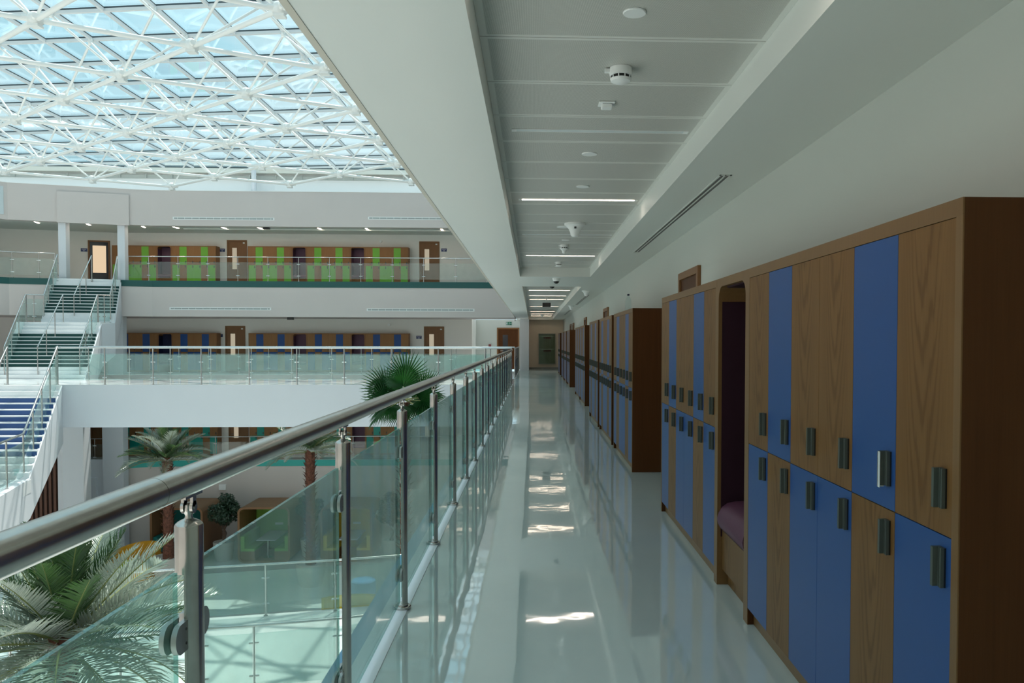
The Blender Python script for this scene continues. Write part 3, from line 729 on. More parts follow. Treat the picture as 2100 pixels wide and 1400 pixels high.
# room signs
def sign(x,z,label,y=40.0,w=.27,h=.15,rz=0):
    t=thing('room_sign',label,'sign',(x,y,z),rz,'blue room signs by the gallery doors')
    mb=MB(); mb.box(-w/2,w/2,-.015,0,-h/2,h/2); mb.obj('plate',M['sign'],t,bevel=.003)
    mb=MB(); mb.box(-w*.36,w*.36,-.017,-.015,.015,.032); mb.box(-w*.12,w*.12,-.017,-.015,-.045,-.025); mb.obj('lettering',M['signw'],t)
sign(-21.72,5.89,'blue room sign by the open door above the stairs',39.66,rz=math.atan2(1.3,5.15))
sign(-15.27,5.96,'blue room sign by the middle door of the upper gallery')
sign(-4.43,6.04,'blue room sign by the right door of the upper gallery')
sign(-15.42,1.77,'blue room sign by the middle door of the middle gallery')
sign(-5.68,1.70,'blue room sign by the right door of the middle gallery')
# exit sign above the lobby door
t=thing('exit_sign','green running-man exit sign above the lobby door','sign',(-1.30,43.0,2.47))
mb=MB(); mb.box(-.15,.15,-.03,0,-.075,.075); mb.obj('plate',M['exitg'],t)
mb=MB(); y0,y1=-.033,-.03
def q(pts):
    n=len(pts); vs=[(p[0],y0,p[1]) for p in pts]+[(p[0],y1,p[1]) for p in pts]; mb.add(vs,[tuple(range(n)),tuple(range(2*n-1,n-1,-1))]+[(i,n+i,n+(i+1)%n,(i+1)%n) for i in range(n)])
mb.box(-.13,-.075,y0,y1,-.055,.055)
q([(.02,.04),(.035,.05),(.05,.04),(.035,.028)]); q([(-.005,.02),(.03,.025),(.02,-.02),(.0,-.015)]); q([(.0,-.015),(.02,-.02),(.0,-.055),(-.012,-.05)]); q([(.012,-.015),(.025,-.02),(.06,-.04),(.055,-.05)]); q([(.02,.02),(.05,.0),(.055,.008),(.03,.028)])
q([(.09,.01),(.135,.01),(.135,-.01),(.09,-.01)]); q([(.10,.03),(.08,0),(.10,-.03),(.108,-.03)])
mb.obj('pictogram',M['signw'],t)
mb=MB(); mb.box(-.07,.07,-.04,0,-.08,.08); o=mb.obj('fire_call_point',M['red'],loc=(-2.32,43.005,1.27)); tag(o,'dull red fire call point left of the lobby door','call point')
dome(-.95,42.4,ZC,'small dark camera at the corner beside the exit sign',.8)
for x,z in ((-7.55,6.45),(-7.15,2.32)):
    mb=MB(); mb.cyl((0,0,0),(0,-.06,0),.07,seg=18); tag(mb.obj('wall_sounder',M['plastic'],loc=(x,40.0,z)),'round white sounder on the %s gallery wall above the lockers'%('upper' if z>4 else 'middle'),'sounder','round sounders on gallery walls')
mb=MB(); mb.box(-.16,.16,-.08,0,-.13,.13); tag(mb.obj('wall_speaker',M['plastic'],loc=(-14.55,37.9,-5.36),bevel=.01),'white box speaker on the shaded lower wall above the potted ficus','speaker')
# upper ceiling lights
for x,lb in ((-23.6,'leftmost, beside the corner window wall'),(-21.9,'left of the left white column'),(-19.95,'between the two white columns'),(-17.8,'just right of the right white column'),(-16.6,'above the leftmost green lockers'),(-14.4,'beside the middle gallery door'),(-12.75,'left of the black ceiling device'),(-10.0,'above the middle green lockers'),(-7.8,'above the right purple niche'),(-4.3,'above the right gallery door')):
    y=37.15 if x>-17.3 else 37.2+(x+17.22)*.281
    t=thing('ceiling_light','short lit strip light on the upper gallery ceiling, '+lb,'light',(x,y,6.775),0 if x>-17.3 else .26,'strip lights on the upper gallery ceiling')
    mb=MB(); mb.box(-.045,.045,0,1.05,-.012,0); mb.obj('diffuser',M['lampg'],t)
    mb=MB(); mb.box(-.06,-.045,-.015,1.065,-.014,0); mb.box(.045,.06,-.015,1.065,-.014,0); mb.obj('frame',M['plastic'],t)
mb=MB(); mb.box(-.13,.13,-.1,.1,-.16,0); tag(mb.obj('ceiling_projector',M['black'],loc=(-12.2,37.2,6.78)),'black device under the upper gallery ceiling','speaker')
mb=MB(); mb.box(-.13,.13,-.1,.1,-.12,0); tag(mb.obj('ceiling_projector',M['black'],loc=(-11.15,37.2,2.6)),'black device under the middle gallery ceiling','speaker')
# dark board by the open door
mb=MB(); mb.box(0,.17,-.05,0,0,1.2); tag(mb.obj('fire_cabinet',M['darkglass'],loc=(-22.5,39.44,4.22)),'tall dark glass cabinet beside the left white column','cabinet')

# ------------------------------------------------------------------ columns
mb=MB(); mb.box(-20.81,-20.49,36.0,36.3,4.22,6.72); tag(mb.obj('white_column',M['white']),'square white column at the left of the stair head','column')
mb=MB(); mb.box(-18.59,-18.27,36.62,36.92,4.22,6.72); tag(mb.obj('white_column',M['white']),'square white column at the right of the stair head','column')
mb=MB(); mb.box(-19.44,-18.52,36.75,37.2,-8.3,-1.45); mb.box(-19.2,-18.52,36.85,37.2,-1.45,2.6); struct('wall_pier_lower',mb,M['white'])
mb=MB(); mb.box(-21.4,-19.44,36.9,37.2,-8.3,-3.9); struct('wall_lower_left',mb,M['white'])
mb=MB(); mb.box(-21.2,-19.75,36.75,36.9,-6.0,-4.7); struct('wall_lower_left_step',mb,M['white'])
mb=MB(); mb.prism([(-18.42,31.6),(-18.0,31.2),(-17.5,31.7),(-17.65,32.5),(-18.35,32.5)],-8.3,-1.45); tag(mb.obj('angled_column',M['white']),'broad angled white column under the walkway end','column')
railing('short clear balustrade in the dark opening under the walkway',[(-21.1,37.35,-4.1),(-20.1,37.35,-4.1),(-19.5,37.35,-4.1)],0,1.1,'glassf',r=.02,pr=.015)
mb=MB(); mb.box(-23,-20.35,39.2,39.3,-4.1,-1.5); mb.box(-22.2,-21.2,39.15,39.2,-4.1,-1.9); struct('wall_dark_lobby',mb,M['wooddoor'])
mb=MB()
for k in range(42): mb.box(-27+.185*k,-26.9+.185*k,33.0,33.06,-8.3,-1.5)
mb.box(-27,-19.25,33.06,33.1,-8.3,-1.5,1)
struct('wall_slatted',mb,[M['slat'],pbr('dark_slat_backing',(.03,.012,.008),.8)])

# ------------------------------------------------------------------ staircases
def flight(t,b0,b1,t0,t1,z0,z1,n,white,mat,thick=.35,fin=1):
    """b0,b1 bottom left/right (x,y); t0,t1 top left/right; n risers"""
    b0,b1,t0,t1=map(Vector,(b0,b1,t0,t1)); h=(z1-z0)/n
    def P(u,s): a=b0+(t0-b0)*u; c=b1+(t1-b1)*u; return a+(c-a)*s
    for k in range(n):
        u0=k/n; u1=(k+1)/n+.012; zt=z0+(k+1)*h
        p=[P(u0,0),P(u0,1),P(min(u1,1.02),1),P(min(u1,1.02),0)]
        mb=MB(); zb=zt-h-.25
        mb.hex8([(a.x,a.y,zb) for a in p],[(a.x,a.y,zt) for a in p])
        o=mb.obj('step',M['step'],t)
        isw=k<white[0] or k>=n-white[1]
        e=(p[1]-p[0]).normalized(); nn=Vector((e.y,-e.x))*.012
        if not isw:
            r=[p[0]+nn,p[1]+nn,p[1],p[0]]
            mb=MB(); mb.hex8([(a.x,a.y,zt-h+.004) for a in r],[(a.x,a.y,zt-.035) for a in r]); mb.obj('riser',M[mat],o)
t=thing('staircase','wide staircase with dark green risers rising to the upper gallery','stairs',(-20,32.05,0))
SO=Vector((-20,32.05,0))
def rel(p): return (p[0]+20,p[1]-32.05)
flight(t,rel((-21.0,32.1)),rel((-17.6,32.1)),rel((-21.35,34.1)),rel((-18.2,34.4)),0,2.27,15,(3,3),'riserg')
flight(t,rel((-20.7,34.5)),rel((-17.95,35.0)),rel((-20.87,35.78)),rel((-18.4,36.47)),2.27,4.22,14,(3,2),'riserg')
mb=MB(); pl=[rel(q_) for q_ in ((-21.4,34.0),(-18.15,34.32),(-17.93,35.05),(-20.75,34.62))]; mb.prism(pl,2.0,2.268); mb.obj('landing',M['step'],t)
mb=MB()
def side(pts,th,mbx):
    """pts list of (x,y,ztop,zbot)"""
    for a,b in zip(pts[:-1],pts[1:]):
        d=Vector((b[0]-a[0],b[1]-a[1],0)).normalized(); n=Vector((-d.y,d.x,0))*th
        mbx.hex8([(a[0],a[1],a[3]),(b[0],b[1],b[3]),(b[0]+n.x,b[1]+n.y,b[3]),(a[0]+n.x,a[1]+n.y,a[3])],[(a[0],a[1],a[2]),(b[0],b[1],b[2]),(b[0]+n.x,b[1]+n.y,b[2]),(a[0]+n.x,a[1]+n.y,a[2])])
rp=lambda x,y:(x+20,y-32.05)
side([(*rp(-17.58,32.06),.02,-1.3),(*rp(-18.12,34.35),2.2,.4),(*rp(-17.91,35.0),2.26,.9),(*rp(-18.36,36.45),4.1,2.4)],.06,mb)
mb.obj('stringer',M['white'],t)
def srail(label,pts,mat='glassw',glass=True,H=1.15,r=.026):
    return railing(label,pts,0,H,mat,glass=glass,r=r,pr=.019,glasstop=.98,glassbot=.06,group='stair rails of the green staircase',name='stair_rail')
def lerp(a,b,n): return [tuple(a[i]+(b[i]-a[i])*k/(n-1) for i in range(3)) for k in range(n)]
srail('glass stair rail on the left edge of the lower green flight',lerp((-20.75,32.2,.1),(-21.1,34.15,2.27),4))
srail('glass stair rail on the right edge of the lower green flight',lerp((-17.86,32.2,.1),(-18.3,34.35,2.27),4))
srail('steel handrail down the middle of the lower green flight',lerp((-19.47,32.2,.1),(-19.67,34.3,2.27),4),glass=False)
srail('glass stair rail across the landing and up the left of the upper green flight',[(-21.1,34.2,2.27),(-20.92,34.4,2.27)]+lerp((-20.66,34.65,2.27),(-20.72,35.75,4.1),4))
srail('glass stair rail across the landing and up the right of the upper green flight',[(-18.3,34.42,2.27),(-18.2,34.7,2.27)]+lerp((-18.1,35.0,2.27),(-18.5,36.4,4.1),4))
srail('steel handrail down the middle of the upper green flight',lerp((-19.53,34.85,2.27),(-19.42,36.05,4.1),4),glass=False)
# descending blue flight
t=thing('staircase','staircase with blue risers descending from the walkway','stairs',(-20,27.72,0))
rq=lambda p:(p[0]+20,p[1]-27.72)
flight(t,rq((-18.5,23.4)),rq((-14.44,23.4)),rq((-20.05,27.74)),rq((-16.0,27.74)),-2.48,-.0,14,(3,2),'riserb')
mb=MB(); pl=[rq(p) for p in ((-18.6,23.45),(-14.42,23.45),(-13.25,19.8),(-18.6,19.8))]; mb.prism(pl,-2.85,-2.48); mb.obj('landing',M['step'],t)
mb=MB(); side([(*rq((-13.2,19.8)),-2.46,-3.85),(*rq((-14.40,23.35)),-2.46,-3.6),(*rq((-15.96,27.72)),-.02,-1.98)],.07,mb); mb.obj('stringer',M['white'],t)
railing('glass stair rail down the right edge of the blue flight',lerp((-16.1,27.7,0),(-14.62,23.45,-2.48),5)+[(-14.1,21.9,-2.48),(-13.55,20.3,-2.48)],0,1.3,'glassw',r=.03,pr=.024,glasstop=1.05,glassbot=.08,group='stair rails of the blue staircase',name='stair_rail')
railing('steel handrail in the middle of the stair top beside the blue flight',lerp((-17.75,27.7,0),(-16.5,24.2,-2.0),3),0,1.27,glass=False,r=.03,pr=.03,group='stair rails of the blue staircase',name='stair_rail')

# ------------------------------------------------------------------ lower curved platform with two rails
def curve(y0,bow):  # gentle curve across
    return [(-12+1.0*k, y0+.14*(k-6)*.9-bow*((k-6)/6)**2) for k in range(13)]
cA=[(-10.6,14.9),(-9.2,15.45),(-7.9,15.85),(-6.7,16.12),(-5.44,16.35),(-4.1,16.6),(-2.9,16.9),(-1.6,17.4),(0.0,18.2)]
cB=[(-11.0,11.4),(-9.4,11.85),(-7.9,12.2),(-6.4,12.45),(-5.2,12.62),(-4.45,12.72),(-3.2,13.0),(-1.9,13.4),(0.0,14.2)]
mb=MB()
for i in range(len(cA)-1): mb.prism([cB[i],cB[i+1],(cA[i+1][0],cA[i+1][1]+.12),(cA[i][0],cA[i][1]+.12)],-4.5,-4.1)
struct('floor_lower_platform',mb,M['floorw'])
railing('curved glass balustrade on the far side of the lower platform',[(x,y,-4.1) for x,y in cA],0,1.06,'glassw',r=.022,pr=.02,glasstop=.93,glassbot=.08)
railing('curved glass balustrade on the near side of the lower platform',[(x,y+.08,-4.1) for x,y in cB],0,1.06,'glassw',r=.022,pr=.02,glasstop=.93,glassbot=.08)

# ------------------------------------------------------------------ skylight and space frame
ZB,ZT=8.3,9.52
t=bpy.data.objects.new('window_1',None); COL.objects.link(t); t['kind']='structure'
mb=MB(); mb.box(-29.9,-.87,-11.9,38.6,9.70,9.72); mb.obj('pane',M['roofglass'],t)
k=0
for j in range(-17,14):
    y=16.79+.93+1.77*j
    # purlin line: passes (x=-5.2 -> y) slope -.149
    x0,x1=-29.8,-.9; ya=y+(-5.2-x0)*.149; yb=y+(-5.2-x1)*.149
    if ya>38.4:
        x0=-5.2-(38.3-y)/.149; ya=38.3
        if x0>x1: continue
    if yb<-11.8: continue
    mb=MB()
    for w,za,zb,mi in ((.040,9.58,9.655,0),(.030,9.655,9.70,1)):
        mb.hex8([(x0,ya-w,za),(x1,yb-w,za),(x1,yb+w,za),(x0,ya+w,za)],[(x0,ya-w,zb),(x1,yb-w,zb),(x1,yb+w,zb),(x0,ya+w,zb)],mi)
    mb.obj('purlin',[M['purlin'],M['gasket']],t)
for i in range(-3,19):
    x=-5.2-1.34*i
    if x<-29.5: break
    mb=MB(); mb.box(x-.035,x+.035,-11.8,38.3,9.585,9.66,0); mb.box(x-.025,x+.025,-11.8,38.3,9.66,9.699,1)
    mb.obj('mullion',[M['purlin'],M['gasket']],t)
sf=thing('space_frame','white tubular space frame under the glass roof','roof frame',(-14,25,ZB),0,kind='structure')
SF=Vector((-14,25,ZB))
nodes={}
for i in range(-1,9):
    for j in range(-12,12):
        x=-5.2-2.68*i; y=16.79+3.54*j+2.16*i
        if 7.5<y<36.2 and x>-27: nodes[(i,j)]=Vector((x,y,ZB))
def node_mesh():
    mb=MB(); mb.lathe([(.02,-.14),(.10,-.12),(.155,-.05),(.165,.03),(.14,.11),(.08,.16),(.02,.165)],(0,0,0),8,sm=False)
    for a in range(4):
        an=a*math.pi/2+.5; mb.cyl((0,0,.02),(.25*math.cos(an),.25*math.sin(an),.02),.085,.06,seg=8)
    mb.box(-.11,.11,-.11,.11,-.15,-.10)
    return mb.mesh('node',M['frame'])
nme=node_mesh()
cam=Vector((0,0,1.5))
for kx,p in sorted(nodes.items(),key=lambda q:(q[1]-cam).length): link('node',nme,sf,loc=p-SF)
bars=[];webs=[];tops={}
for (i,j),p in nodes.items():
    for d in ((1,0),(1,-1)):
        q=(i+d[0],j+d[1])
        if q in nodes: bars.append((p,nodes[q]))
for p,q in bars:
    t0=Vector(((p.x+q.x)/2,(p.y+q.y)/2,ZT)); webs+=[(p,t0),(q,t0)]; tops[(round(t0.x,2),round(t0.y,2))]=t0
def unit(r):
    mb=MB(); mb.cyl((0,0,0),(0,0,1),1,seg=12); return mb.mesh('tube',M['frame'])
um=unit(1)
def bar(name,a,b,r):
    d=b-a; o=link(name,um,sf,loc=a-SF); o.rotation_mode='QUATERNION'; o.rotation_quaternion=d.to_track_quat('Z','Y'); o.scale=(r,r,d.length); return o
def vis(a): c=(a[0]+a[1])/2; return (0 if (c.y>16 and c.x<-3.5) else 1000)+(c-cam).length
def put(name,L,r):
    L=sorted(L,key=vis)
    for a,b in L[:100]: bar(name,a,b,r)
    if L[100:]:
        mb=MB()
        for a,b in L[100:]: mb.cyl(a-SF,b-SF,r,seg=8)
        o=mb.obj(name+'_cluster',M['frame'],sf); o['kind']='stuff'
put('chord_tube',bars,.056); put('web_tube',webs,.031)
mb=MB(); mb.lathe([(.02,-.06),(.06,-.04),(.075,0),(.06,.05),(.05,.10)],(0,0,0),8,sm=False); tm=mb.mesh('top_joint',M['frame'])
tl=sorted(tops.values(),key=lambda c:(0 if (c.y>16 and c.x<-3.5) else 1000)+(c-cam).length)
for c in tl[:100]: link('top_joint',tm,sf,loc=c-SF)


# ------------------------------------------------------------------ plants
def frond_mesh(L,arch,n,ll,seed,mat,vee=.55,wid=.022):
    rr=random.Random(seed); mb=MB(); pts=[]
    for k in range(21):
        u=k/20; x=L*u*(1-.16*arch*u*u); z=L*(.06*u+ .0) - arch*L*.62*u**2.3
        pts.append(Vector((x,0,z)))
    mb.tube(pts,[.016*(1-.85*k/20)+.002 for k in range(21)],6,m=1)
    for k in range(n):
        u=.10+.90*(k+.5)/n; f=u*20; i=min(int(f),19); p=pts[i].lerp(pts[i+1],f-i); d=(pts[i+1]-pts[i]).normalized()
        up=Vector((-d.z,0,d.x)); 
        l=ll*(math.sin(math.pi*min(1,.15+u*.86))**.7+.12)*(1+rr.uniform(-.1,.1))
        for sgn in (-1,1):
            side=Vector((0,sgn,0)); fw=.55+.5*u
            dr=(side*math.cos(vee)+up*math.sin(vee)*(1+rr.uniform(-.25,.25))+d*fw+Vector((0,rr.uniform(-.08,.08),rr.uniform(-.06,.06)))).normalized()
            wv=dr.cross(up).normalized()
            w=wid*(1+.3*rr.random()); 
            a=p; b=p+dr*l*.5+up*.0; c=p+dr*l-Vector((0,0,1))*l*.16*rr.uniform(.3,1.3)
            fold=dr.cross(wv)*w*.35
            mb.add([a-wv*w*.3,a+wv*w*.3,b+wv*w*.55+fold,b,b-wv*w*.55+fold,c],[(0,1,2,3),(0,3,4),(4,3,5),(3,2,5)],0)
    return mb.mesh('frond',[M[mat],M['stem']])
def palm_trunk(mb,h,r,seed):
    rr=random.Random(seed)
    mb.tube([(0,0,h*k/8) for k in range(9)],[r*1.12]+[r*(.92+.06*(k%2)) for k in range(1,8)]+[r*1.0],14)
    n=int(h*30)
    for k in range(n):
        z=.05+(h-.1)*k/n; a=k*2.4; ca,sa=math.cos(a),math.sin(a); l=.16*rr.uniform(.8,1.3); w=.058
        o=Vector((ca*r*.93,sa*r*.93,z)); tn=Vector((-sa,ca,0)); od=Vector((ca,sa,0))
        tip=o+od*l*.85+Vector((0,0,l))
        mb.add([o-tn*w,o+tn*w,o+od*.05+Vector((0,0,l*.5))+tn*w*.7,o+od*.05+Vector((0,0,l*.5))-tn*w*.7,tip,o+od*.02+Vector((0,0,l*.55))],[(0,1,2,3),(3,2,4),(2,5,4),(5,3,4)],0)
def pot_parts(t,r,h):
    mb=MB(); mb.lathe([(r*.72,0),(r*.80,h*.1),(r*.97,h*.75),(r,h*.95),(r,h),(r*.93,h),(r*.9,h*.88)],(0,0,0),36); mb.obj('pot',M['pot'],t)
    mb=MB(); mb.lathe([(0,h*.93),(r*.5,h*.92),(r*.91,h*.88)][::-1],(0,0,0),24); mb.obj('pebbles',M['gravel'],t)
FR=[frond_mesh(1.9,a,46,.40,i,'leaf_sun' if i%2 else 'leaf') for i,a in enumerate((.15,.3,.45,.6))]
FRB=[frond_mesh(1.75,a,44,.46,20+i,'leaf' if i==0 else 'leaf_sun',wid=.023) for i,a in enumerate((.08,.15,.3,.45,.6))]
def palm(label,x,y,z0,h,r,pot,fr,n,scale,seed,elev=(1.25,.02)):
    rr=random.Random(seed); t=thing('potted_palm',label,'palm',(x,y,z0),0,'feather palms in the atrium')
    pot_parts(t,*pot); ph=pot[1]*.9
    mb=MB(); palm_trunk(mb,h-ph,r,seed); mb.obj('trunk',M['trunk'],t,loc=(0,0,ph))
    for k in range(n):
        u=k/(n-1); el=elev[0]+(elev[1]-elev[0])*u; az=k*2.39996+rr.uniform(-.2,.2)
        me=fr[min(len(fr)-1,int(u*len(fr)))] if rr.random()<.7 else rr.choice(fr)
        s=scale*(rr.uniform(.85,1.1))*(.75+.25*min(1,u*2.5))
        link('frond',me,t,loc=(.03*math.cos(az),.03*math.sin(az),h-.05-.12*u),rot=(rr.uniform(-.25,.25),-el,az),scale=(s,s,s))
    return t
palm('tall feather palm in a stone pot before the teal pod',-14.97,33.2,-8.3,5.05,.20,(.62,.95),FR,36,1.02,3)
palm('tall feather palm in a stone pot in front of the green and yellow pods',-8.92,32.2,-8.3,5.5,.19,(.58,.92),FR,36,1.02,5)
palm('large sunlit feather palm close below the handrail at lower left',-5.82,10.05,-8.3,6.15,.16,(.6,.9),FRB,52,1.02,11,elev=(1.4,-.55))
# fan palm
def fan_mesh(Rr,pet,nseg,seed,droop=.15):
    rr=random.Random(seed); mb=MB()
    mb.tube([(0,0,0),(pet*.5,0,.02*pet),(pet,0,0)],[.016,.012,.009],6,m=1)
    o=Vector((pet,0,0))
    for k in range(nseg):
        a=-2.35+4.7*k/(nseg-1); l=Rr*(1-.22*abs(a)/2.35)*rr.uniform(.94,1.04); w=.5*4.7/(nseg-1)
        def pt(r,da,z): return o+Vector((r*math.cos(a+da),r*math.sin(a+da),z-droop*r*r/Rr))
        zz=.018
        mb.add([o,pt(l*.42,-w*.98,-zz),pt(l*.42,0,zz),pt(l*.42,w*.98,-zz),pt(l*.72,-w*.40,-zz*.3),pt(l*.72,w*.40,-zz*.3),pt(l*.72,0,zz*.8),pt(l,0,-.05*rr.random())],
               [(0,1,2),(0,2,3),(1,4,6,2),(2,6,5,3),(4,7,6),(6,7,5)],0)
    return mb.mesh('fan_leaf',[M['fan'],M['stem']])
t=thing('fan_palm','dark green fan palm rising beside the near balustrade','palm',(-3.05,19.0,-8.3))
pot_parts(t,.6,.9)
mb=MB(); palm_trunk(mb,7.55,.10,9); mb.obj('trunk',M['trunk'],t,loc=(0,0,.8))
FM=[fan_mesh(.66,.5,34,i,.15+.1*i) for i in range(3)]
crown=8.42
def fan(az,el,s,petroll=0,k=0,tilt=0):
    o=link('fan_leaf',FM[k],t,loc=(0,0,crown))
    # build orientation: petiole dir (az,el), blade plane facing viewer for front leaves
    d=Vector((math.cos(az)*math.cos(el),math.sin(az)*math.cos(el),math.sin(el)))
    ref=Vector((0,0,1)) if tilt==0 else Vector((0,-1,tilt)).normalized()
    yv=ref.cross(d).normalized(); zv=d.cross(yv)
    m=Matrix((d,yv,zv)).transposed(); o.rotation_mode='QUATERNION'; o.rotation_quaternion=m.to_quaternion() @ Matrix.Rotation(petroll,3,'X').to_quaternion(); o.scale=(s,s,s)
for a in [(-1.2,1.25,1.08,0,0,.3),(-1.45,.75,.98,0,0,.25),(-2.75,.42,.95,.1,0,.35),(.25,.62,.85,.9,1,.2),(2.8,.9,.75,1.1,1,.2),(3.05,.05,.9,-.9,2,0),(-.25,.1,.95,.5,2,0),(-.6,-.3,.9,.3,2,0),(-2.3,-.35,.9,0,2,0),(2.2,-.3,.95,.4,2,0),(.9,.0,.9,-.3,1,0),(-1.6,-.55,.85,.2,2,0),(1.6,.35,.9,.2,1,0),(-.1,-.55,.9,-.3,2,0),(-2.9,-.5,.95,.2,2,0),(-2.95,.62,1.0,.25,0,.3),(.12,.5,.95,1.2,1,.2),(-.5,-.02,.95,.2,1,.3),(-2.5,-.05,.95,-.2,1,.3),(.4,.15,.95,.1,1,.1)]: fan(*a)
# ficus trees
def ficus(label,x,y,seed,s=1.0):
    rr=random.Random(seed); t=thing('potted_ficus',label,'tree',(x,y,-8.3),0,'round-headed ficus trees between the pods')
    pot_parts(t,.45,.85)
    mb=MB(); 
    for q in ((0,0,.0),(.08,.05,.1),(-.07,-.03,.2)):
        mb.tube([(q[0]*.5,q[1]*.5,0),(.03-q[0],q[1],.45),(q[0]*1.4,-q[1],.8),(q[0]*4,q[1]*4,1.25)],[.06,.05,.045,.02],8)
    mb.obj('trunk',M['bark'],t,loc=(0,0,.78))
    mb=MB(); c=Vector((0,0,2.22))
    cl=[(Vector((rr.gauss(0,1),rr.gauss(0,1),rr.gauss(0,1))).normalized()*.60*s*rr.uniform(.5,1)) for _ in range(26)]
    for k in range(4200):
        b=rr.choice(cl); d=Vector((rr.gauss(0,1),rr.gauss(0,1),rr.gauss(0,1))).normalized(); p=c+b+d*.27*s*rr.uniform(.7,1.05)
        n=(d+Vector((rr.uniform(-.6,.6),rr.uniform(-.6,.6),rr.uniform(-.2,.8)))).normalized(); u=n.orthogonal().normalized(); v=n.cross(u); a=rr.uniform(0,6.28)
        e=u*math.cos(a)+v*math.sin(a); g=n.cross(e); l=.07;w=.028
        mb.add([p-e*l,p+g*w,p+e*l,p-g*w],[(0,1,2,3)])
    mb.obj('foliage',M['fic'],t)
ficus('round-headed ficus in a stone pot between the teal and green pods',-13.8,36.0,1)
ficus('round-headed ficus in a stone pot between the green and yellow pods',-10.08,36.4,2,.82)
ficus('round-headed ficus in a stone pot right of the yellow pod',-6.4,36.2,3)

# ------------------------------------------------------------------ meeting pods and lounge seats
def pod(label,x,acc):
    t=thing('meeting_pod',label,'booth',(x,35.55,-8.3),0,'wooden meeting pods on the atrium floor')
    w,h,d,th,r=2.28,2.46,2.2,.09,.26
    def loop(w,h,r,o):
        pts=[]
        for cx,cz,a0 in ((w/2-r,h-r,0),(-w/2+r,h-r,math.pi/2),(-w/2+r,r,math.pi),(w/2-r,r,1.5*math.pi)):
            for k in range(7):
                a=a0+k*math.pi/12; pts.append((cx+r*math.cos(a),cz+r*math.sin(a)))
        return [(p[0],p[1]+o) for p in pts]
    A=loop(w,h,r,0); B=loop(w-2*th,h-2*th,r-th,th); n=len(A)
    mb=MB(); vs=[(p[0],0,p[1]) for p in A]+[(p[0],0,p[1]) for p in B]+[(p[0],d,p[1]) for p in A]+[(p[0],d,p[1]) for p in B]
    fs=[]
    for i in range(n):
        j=(i+1)%n; fs+=[(i,n+i,n+j,j),(2*n+i,2*n+j,3*n+j,3*n+i),(i,j,2*n+j,2*n+i),(n+i,3*n+i,3*n+j,n+j)]
    mb.add(vs,fs); mb.obj('shell',M['podwood'],t)
    mb=MB(); vs=[(p[0],d-.05,p[1]) for p in B]; mb.add(vs,[tuple(range(n))]); vs=[(p[0],d-.02,p[1]) for p in B]; mb.add(vs,[tuple(range(n-1,-1,-1))]); mb.obj('back_panel',M[acc],t)
    for s in (-1,1):
        xo=s*(w/2-th)
        mb=MB(); a,b=sorted((xo,xo-s*.62)); mb.box(a,b,.08,d-.1,th,.48); o=mb.obj('bench_plinth',M['podwood'],t)
        mb=MB(); mb.box(a,b,.07,d-.1,.48,.60); mb.obj('seat',M[acc],o,bevel=.02)
        a,b=sorted((xo,xo-s*.18)); mb=MB(); mb.box(a,b,.07,d-.1,.60,1.15); mb.obj('backrest',M[acc],t,bevel=.02)
    mb=MB(); mb.box(-.42,.42,.25,d-.12,.90,.94); o=mb.obj('tabletop',M['white'],t,bevel=.008)
    mb=MB(); mb.cyl((0,.55,th),(0,.55,.90),.035,seg=12); mb.lathe([(.2,th),(.2,th+.02)],(0,.55,0),20); mb.obj('leg',M['steelb'],o)
    mb=MB(); mb.box(-.18,.18,d-.065,d-.05,1.2,1.3); mb.obj('socket_plate',M['plastic'],t)
pod('wooden meeting pod with dark teal seats, leftmost of the three',-15.68,'pteal')
pod('wooden meeting pod with green seats and white table',-11.89,'pgreen')
pod('wooden meeting pod with yellow seats, rightmost of the three',-8.28,'pyellow')
t=thing('round_lounge','round yellow lounge with lime seat behind the near palm','sofa',(-16.6,33.7,-8.3))
mb=MB()
n=40; R0,R1=1.0,.88
for k in range(n):
    a0=-2.6+5.2*k/n+1.1; a1=-2.6+5.2*(k+1)/n+1.1
    h0=.7+.55*math.sin(math.pi*k/n); h1=.7+.55*math.sin(math.pi*(k+1)/n)
    P=lambda a,r,z:(r*math.cos(a),r*math.sin(a),z)
    mb.hex8([P(a0,R1,0),P(a0,R0,0),P(a1,R0,0),P(a1,R1,0)],[P(a0,R1,h0),P(a0,R0,h0),P(a1,R0,h1),P(a1,R1,h1)])
mb.obj('backrest',M['yellow'],t)
mb=MB(); mb.lathe([(.87,.05),(.87,.45),(.82,.52),(0,.53)],(0,0,0),36); mb.obj('seat',M['lime'],t)
t=thing('curved_sofa','curved pale yellow sofa on the sunlit atrium floor','sofa',(-6.2,28.6,-8.3))
mb=MB()
for k in range(20):
    a0=.9+1.35*k/20; a1=.9+1.35*(k+1)/20
    P=lambda a,r,z:(r*math.cos(a)-.0,r*math.sin(a)-2.0,z)
    mb.hex8([P(a0,1.75,0),P(a0,1.95,0),P(a1,1.95,0),P(a1,1.75,0)],[P(a0,1.75,.78),P(a0,1.95,.78),P(a1,1.95,.78),P(a1,1.75,.78)])
mb.obj('backrest',M['pyellow'],t)
mb=MB()
for k in range(20):
    a0=.9+1.35*k/20; a1=.9+1.35*(k+1)/20
    mb.hex8([P(a0,1.15,0),P(a0,1.75,0),P(a1,1.75,0),P(a1,1.15,0)],[P(a0,1.15,.42),P(a0,1.75,.42),P(a1,1.75,.42),P(a1,1.15,.42)])
mb.obj('seat',M['pyellow'],t)
mb=MB(); mb.lathe([(.42,0),(.45,.05),(.45,.75),(.4,.8),(0,.81)],(0,0,0),30); tag(mb.obj('pouf',M['pblue'],loc=(-6.4,30.2,-8.3)),'blue round pouf behind the pale yellow sofa','pouf')
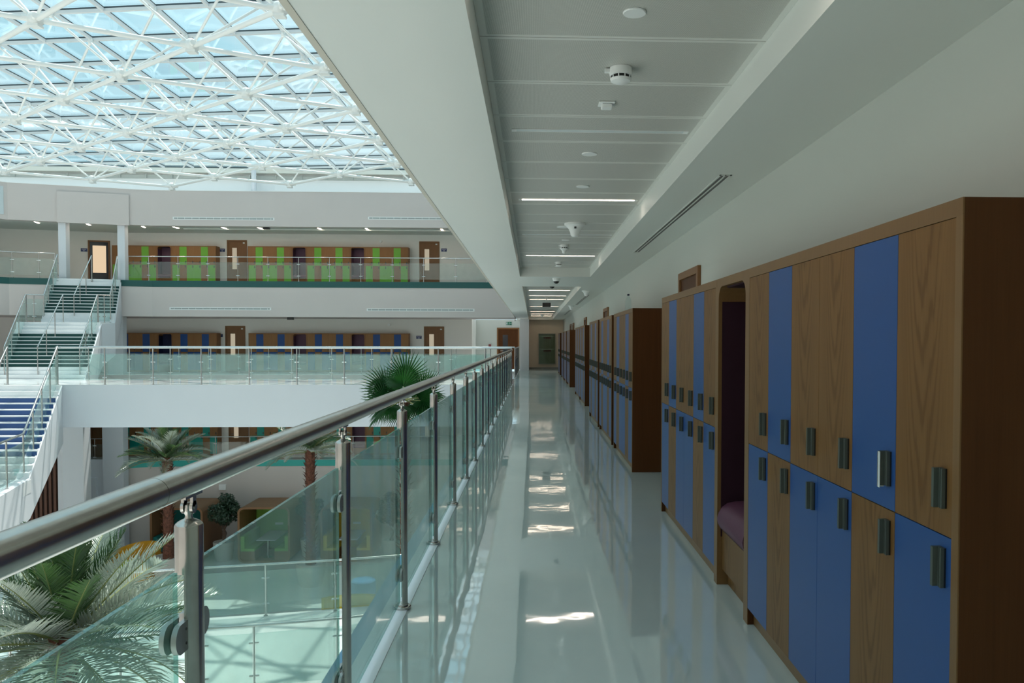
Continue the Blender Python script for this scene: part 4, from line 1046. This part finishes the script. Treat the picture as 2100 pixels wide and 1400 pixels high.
mb=MB(); mb.box(-.5,.5,-.4,.4,0,1.25); tag(mb.obj('white_plinth',M['white'],loc=(-19.6,31.0,-8.3),bevel=.02),'white block beside the brown slatted wall','plinth')

# ------------------------------------------------------------------ light
w=bpy.data.worlds.new('sky'); SC.world=w; w.use_nodes=True; nt=w.node_tree; nt.nodes.clear(); L=nt.links.new
out=N(nt,'ShaderNodeOutputWorld'); bg=N(nt,'ShaderNodeBackground'); tc=N(nt,'ShaderNodeTexCoord')
mp=N(nt,'ShaderNodeMapping'); mp.inputs['Scale'].default_value=(1.5,1.5,4.5); L(tc.outputs['Generated'],mp.inputs[0])
nz=N(nt,'ShaderNodeTexNoise'); setin(nz,Scale=2.2,Detail=6,Roughness=.55); L(mp.outputs[0],nz.inputs['Vector'])
r=N(nt,'ShaderNodeValToRGB'); r.color_ramp.elements[0].position=.42; r.color_ramp.elements[1].position=.72
r.color_ramp.elements[0].color=(.50,.79,.91,1); r.color_ramp.elements[1].color=(.84,.94,.97,1)
L(nz.outputs['Fac'],r.inputs['Fac']); L(r.outputs['Color'],bg.inputs['Color']); bg.inputs['Strength'].default_value=1.32; L(bg.outputs[0],out.inputs[0])
sun=bpy.data.lights.new('sun','SUN'); sun.energy=6.2; sun.angle=R(.6); sun.color=(1,.91,.82)
so=bpy.data.objects.new('sun',sun); COL.objects.link(so); so.location=(-5,60,60)
so.rotation_euler=Vector((-.10,-.36,-.93)).to_track_quat('-Z','Y').to_euler()

# ------------------------------------------------------------------ view / cycles
vs=SC.view_settings; SC.display_settings.display_device='sRGB'
vs.view_transform='Standard'; vs.look='None'; vs.gamma=1; vs.use_curve_mapping=False; vs.exposure=0.0
cy=SC.cycles
cy.max_bounces=12; cy.diffuse_bounces=6; cy.glossy_bounces=5; cy.transmission_bounces=4; cy.transparent_max_bounces=40
cy.caustics_reflective=False; cy.caustics_refractive=False; cy.sample_clamp_indirect=6
try:
    cy.use_denoising=True; cy.denoiser='OPENIMAGEDENOISE'
except Exception: pass
